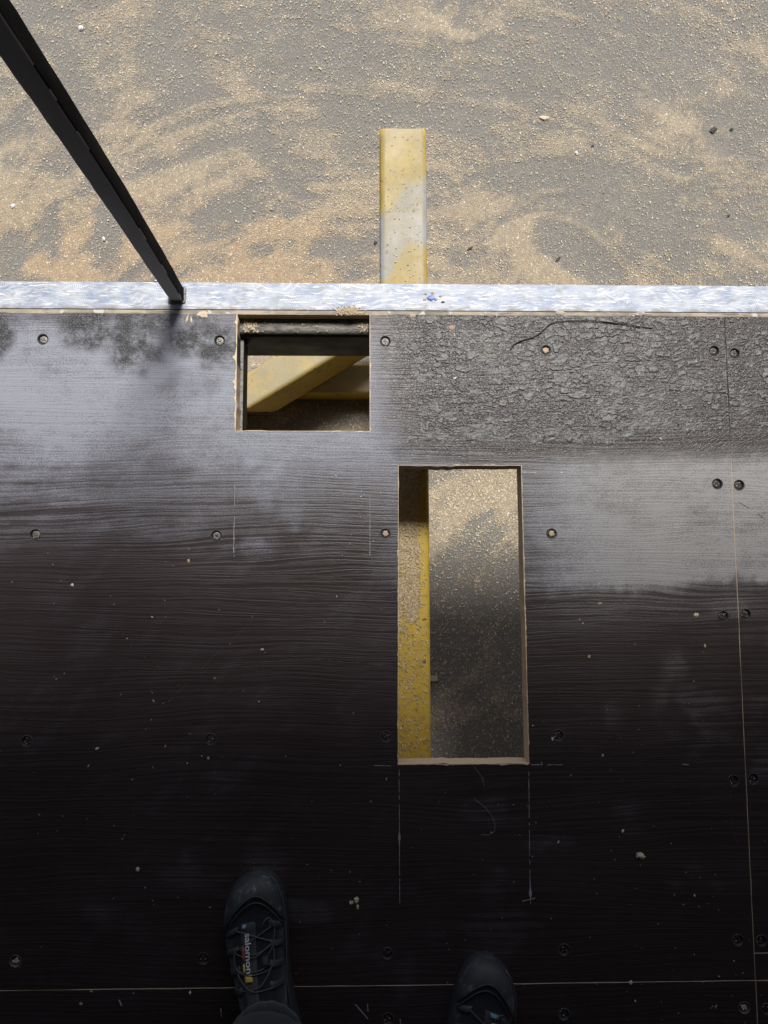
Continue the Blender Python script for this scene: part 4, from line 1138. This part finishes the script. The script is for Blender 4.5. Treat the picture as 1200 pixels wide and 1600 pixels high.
    if letters == 'full':
        patch('label_band', .335, .362, uc - .20, uc - .04, BLUEPR, 0.0050, shoe, 4, 5)
        patch('label_band', .42, .50, uc - .20, uc - .10, REDPR, 0.0050, shoe, 8, 4)
        patch('label_band', .50, .545, uc - .20, uc - .12, YELPR, 0.0050, shoe, 6, 4)
        patch('label_band', .545, .585, uc - .20, uc + .13, YELPR, 0.0050, shoe, 6, 6)
    else:
        patch('label_band', .335, .362, uc - .12, uc + .26, TEALPR, 0.0050, shoe, 4, 5)
        patch('label_band', .375, .50, uc + .13, uc + .27, TEALPR, 0.0050, shoe, 8, 4)
    cu = bpy.data.curves.new('lettering', 'FONT'); cu.body = 'salomon'; cu.size = 0.026 if letters == 'full' else 0.028
    cu.resolution_u = 3; cu.space_character = 0.98; cu.offset = 0.0004
    tmp = bpy.data.objects.new('lettering_tmp', cu); col.objects.link(tmp)
    bpy.context.view_layer.update()
    me = bpy.data.meshes.new_from_object(tmp.evaluated_get(bpy.context.evaluated_depsgraph_get()))
    bpy.data.objects.remove(tmp); bpy.data.curves.remove(cu)
    bmx = bmesh.new(); bmx.from_mesh(me); bmesh.ops.subdivide_edges(bmx, edges=[e for e in bmx.edges if e.calc_length() > .006], cuts=2); bmx.to_mesh(me); bmx.free()
    co = np.array([v.co[:] for v in me.vertices]); wdt = co[:, 0].max()
    for v in me.vertices:
        tx = v.co.x / wdt; ty = v.co.y / 0.02
        if letters == 'full': s = 0.372 + 0.168 * tx; u = uc - .06 + 0.185 * ty      # reads towards the heel, tops to the right
        else: s = 0.535 - 0.165 * tx; u = uc + .10 - 0.22 * ty                       # reads towards the toe
        v.co = Pd(s, u, 0.0066)
    me.materials.append(WHITEPR)
    link(bpy.data.objects.new('lettering', me), shoe)
    return shoe, P

def rot_between(toe, heel):
    d = toe - heel
    return math.atan2(-d.x, d.y)
toeL, heelL = un(393, 1364, 0.02), un(440, 1640, 0.02)
toeR, heelR = un(773, 1499, 0.02), un(692, 1745, 0.02)
aL, aR = rot_between(toeL, heelL), rot_between(toeR, heelR)
ankL = Matrix.Translation((toeL.x, toeL.y, 0)) @ Matrix.Rotation(aL, 4, 'Z') @ Vector((0, -0.235, 0.10))
ankR = Matrix.Translation((toeR.x, toeR.y, 0)) @ Matrix.Rotation(aR, 4, 'Z') @ Vector((0, -0.235, 0.10))

# body: one continuous skinned figure; the arms reach forward to the phone held above the deck
hip = Vector(((ankL.x + ankR.x) / 2, (ankL.y + ankR.y) / 2 - 0.02, 0.93))
jv = []; je = []; jr = []
def J(p, r, par=None):
    jv.append(tuple(p)); jr.append(r)
    if par is not None: je.append((par, len(jv) - 1))
    return len(jv) - 1
pel = J(hip, (0.155, 0.115))
for sg, an in ((-1, ankL), (1, ankR)):
    h = J(hip + Vector((sg * 0.10, 0, -0.06)), (0.095, 0.095), pel)
    t1 = J(hip.lerp(an, 0.28) + Vector((sg * .06, .01, 0)), (0.085, 0.085), h)
    k = J(hip.lerp(an, 0.52) + Vector((sg * .03, 0.03, 0)), (0.066, 0.068), t1)
    c = J(an + Vector((0, -.01, 0.24)), (0.074, 0.076), k)
    b = J(an + Vector((0, 0.0, 0.10)), (0.074, 0.076), c)
    b2 = J(an + Vector((0, 0.002, 0.05)), (0.072, 0.075), b)
    J(an + Vector((0, 0.004, 0.015)), (0.066, 0.070), b2)
wst = J(hip + Vector((0, 0, 0.17)), (0.145, 0.105), pel)
chs = J(hip + Vector((0, 0.02, 0.38)), (0.175, 0.12), wst)
nk0 = J(hip + Vector((0, 0.04, 0.53)), (0.085, 0.07), chs)
nk = J(hip + Vector((0, 0.075, 0.61)), (0.055, 0.055), nk0)
hd = J(hip + Vector((0, 0.115, 0.70)), (0.078, 0.09), nk)
J(hip + Vector((0, 0.135, 0.80)), (0.068, 0.08), hd)
for sg in (-1, 1):
    s_ = J(hip + Vector((sg * 0.20, 0.02, 0.46)), (0.068, 0.068), chs)
    e_ = J(Vector((sg * 0.22 + hip.x * .5, hip.y + 0.16, 1.22)), (0.048, 0.048), s_)
    w_ = J(Vector((sg * 0.10, -0.17, 1.43)), (0.030, 0.034), e_)
    p_ = J(Vector((sg * 0.075, -0.09, 1.455)), (0.034, 0.018), w_)
    for q in range(4):
        f1 = J(Vector((sg * 0.06, -0.055 + 0.021 * q, 1.475)), (0.009, 0.009), p_)
        f2 = J(Vector((sg * 0.040, -0.045 + 0.022 * q, 1.468)), (0.008, 0.008), f1)
        J(Vector((sg * 0.022, -0.04 + 0.022 * q, 1.462)), (0.007, 0.007), f2)
    th1 = J(Vector((sg * 0.055, -0.10, 1.478)), (0.010, 0.010), p_)
    J(Vector((sg * 0.030, -0.085, 1.485)), (0.008, 0.008), th1)
me = bpy.data.meshes.new('person'); me.from_pydata(jv, je, [])
person = link(bpy.data.objects.new('person', me))
sk = person.modifiers.new('Skin', 'SKIN'); sk.use_smooth_shade = True
for i, r in enumerate(jr):
    me.skin_vertices[0].data[i].radius = r
me.skin_vertices[0].data[0].use_root = True
ssf = person.modifiers.new('Subdivision', 'SUBSURF'); ssf.levels = 2; ssf.render_levels = 2
bpy.context.view_layer.update()
me2 = bpy.data.meshes.new_from_object(person.evaluated_get(bpy.context.evaluated_depsgraph_get()))
person.modifiers.clear(); person.data = me2
SKIN = mat_plain('skin', (0.42, 0.25, 0.18), (0.50, 0.31, 0.23), 0.55, 40)
for m in (DENIM, JACKET, SKIN): me2.materials.append(m)
for p in me2.polygons:
    c = p.center
    p.material_index = 0 if c.z < hip.z + 0.10 else (2 if (c.z > hip.z + 0.60 or (c.y > -0.16 and c.z > 1.3)) else 1)
    p.use_smooth = True
tag(person, 'person in dark trousers and black work shoes standing on the deck', 'person')
shL, _ = make_shoe(person, toeL, aL, -1, 'full', 'black work shoe with white lettering on its tongue strip')
shR, _ = make_shoe(person, toeR, aR, 1, 'part', 'black work shoe with scuffed toe and teal tongue strip')
# ribbed trouser hems
for an in (ankL, ankR):
    n = 72; V = []; F = []
    prof = [(0.000, 0.052), (0.006, 0.062), (0.020, 0.065), (0.034, 0.063), (0.040, 0.058)]
    for z, r in prof:
        for k in range(n):
            a = 2 * math.pi * k / n
            rr = r + (0.0006 if k % 4 < 2 else -0.0005) * (1 if 0.003 < z < .036 else 0)
            V.append((an.x + rr * math.cos(a), an.y + rr * 1.06 * math.sin(a), an.z + 0.010 + z))
    F = [(r * n + k, r * n + (k + 1) % n, (r + 1) * n + (k + 1) % n, (r + 1) * n + k) for r in range(len(prof) - 1) for k in range(n)]
    mesh_obj('trouser_hem', V, F, DENIM, person, True)
bpy.context.view_layer.update()
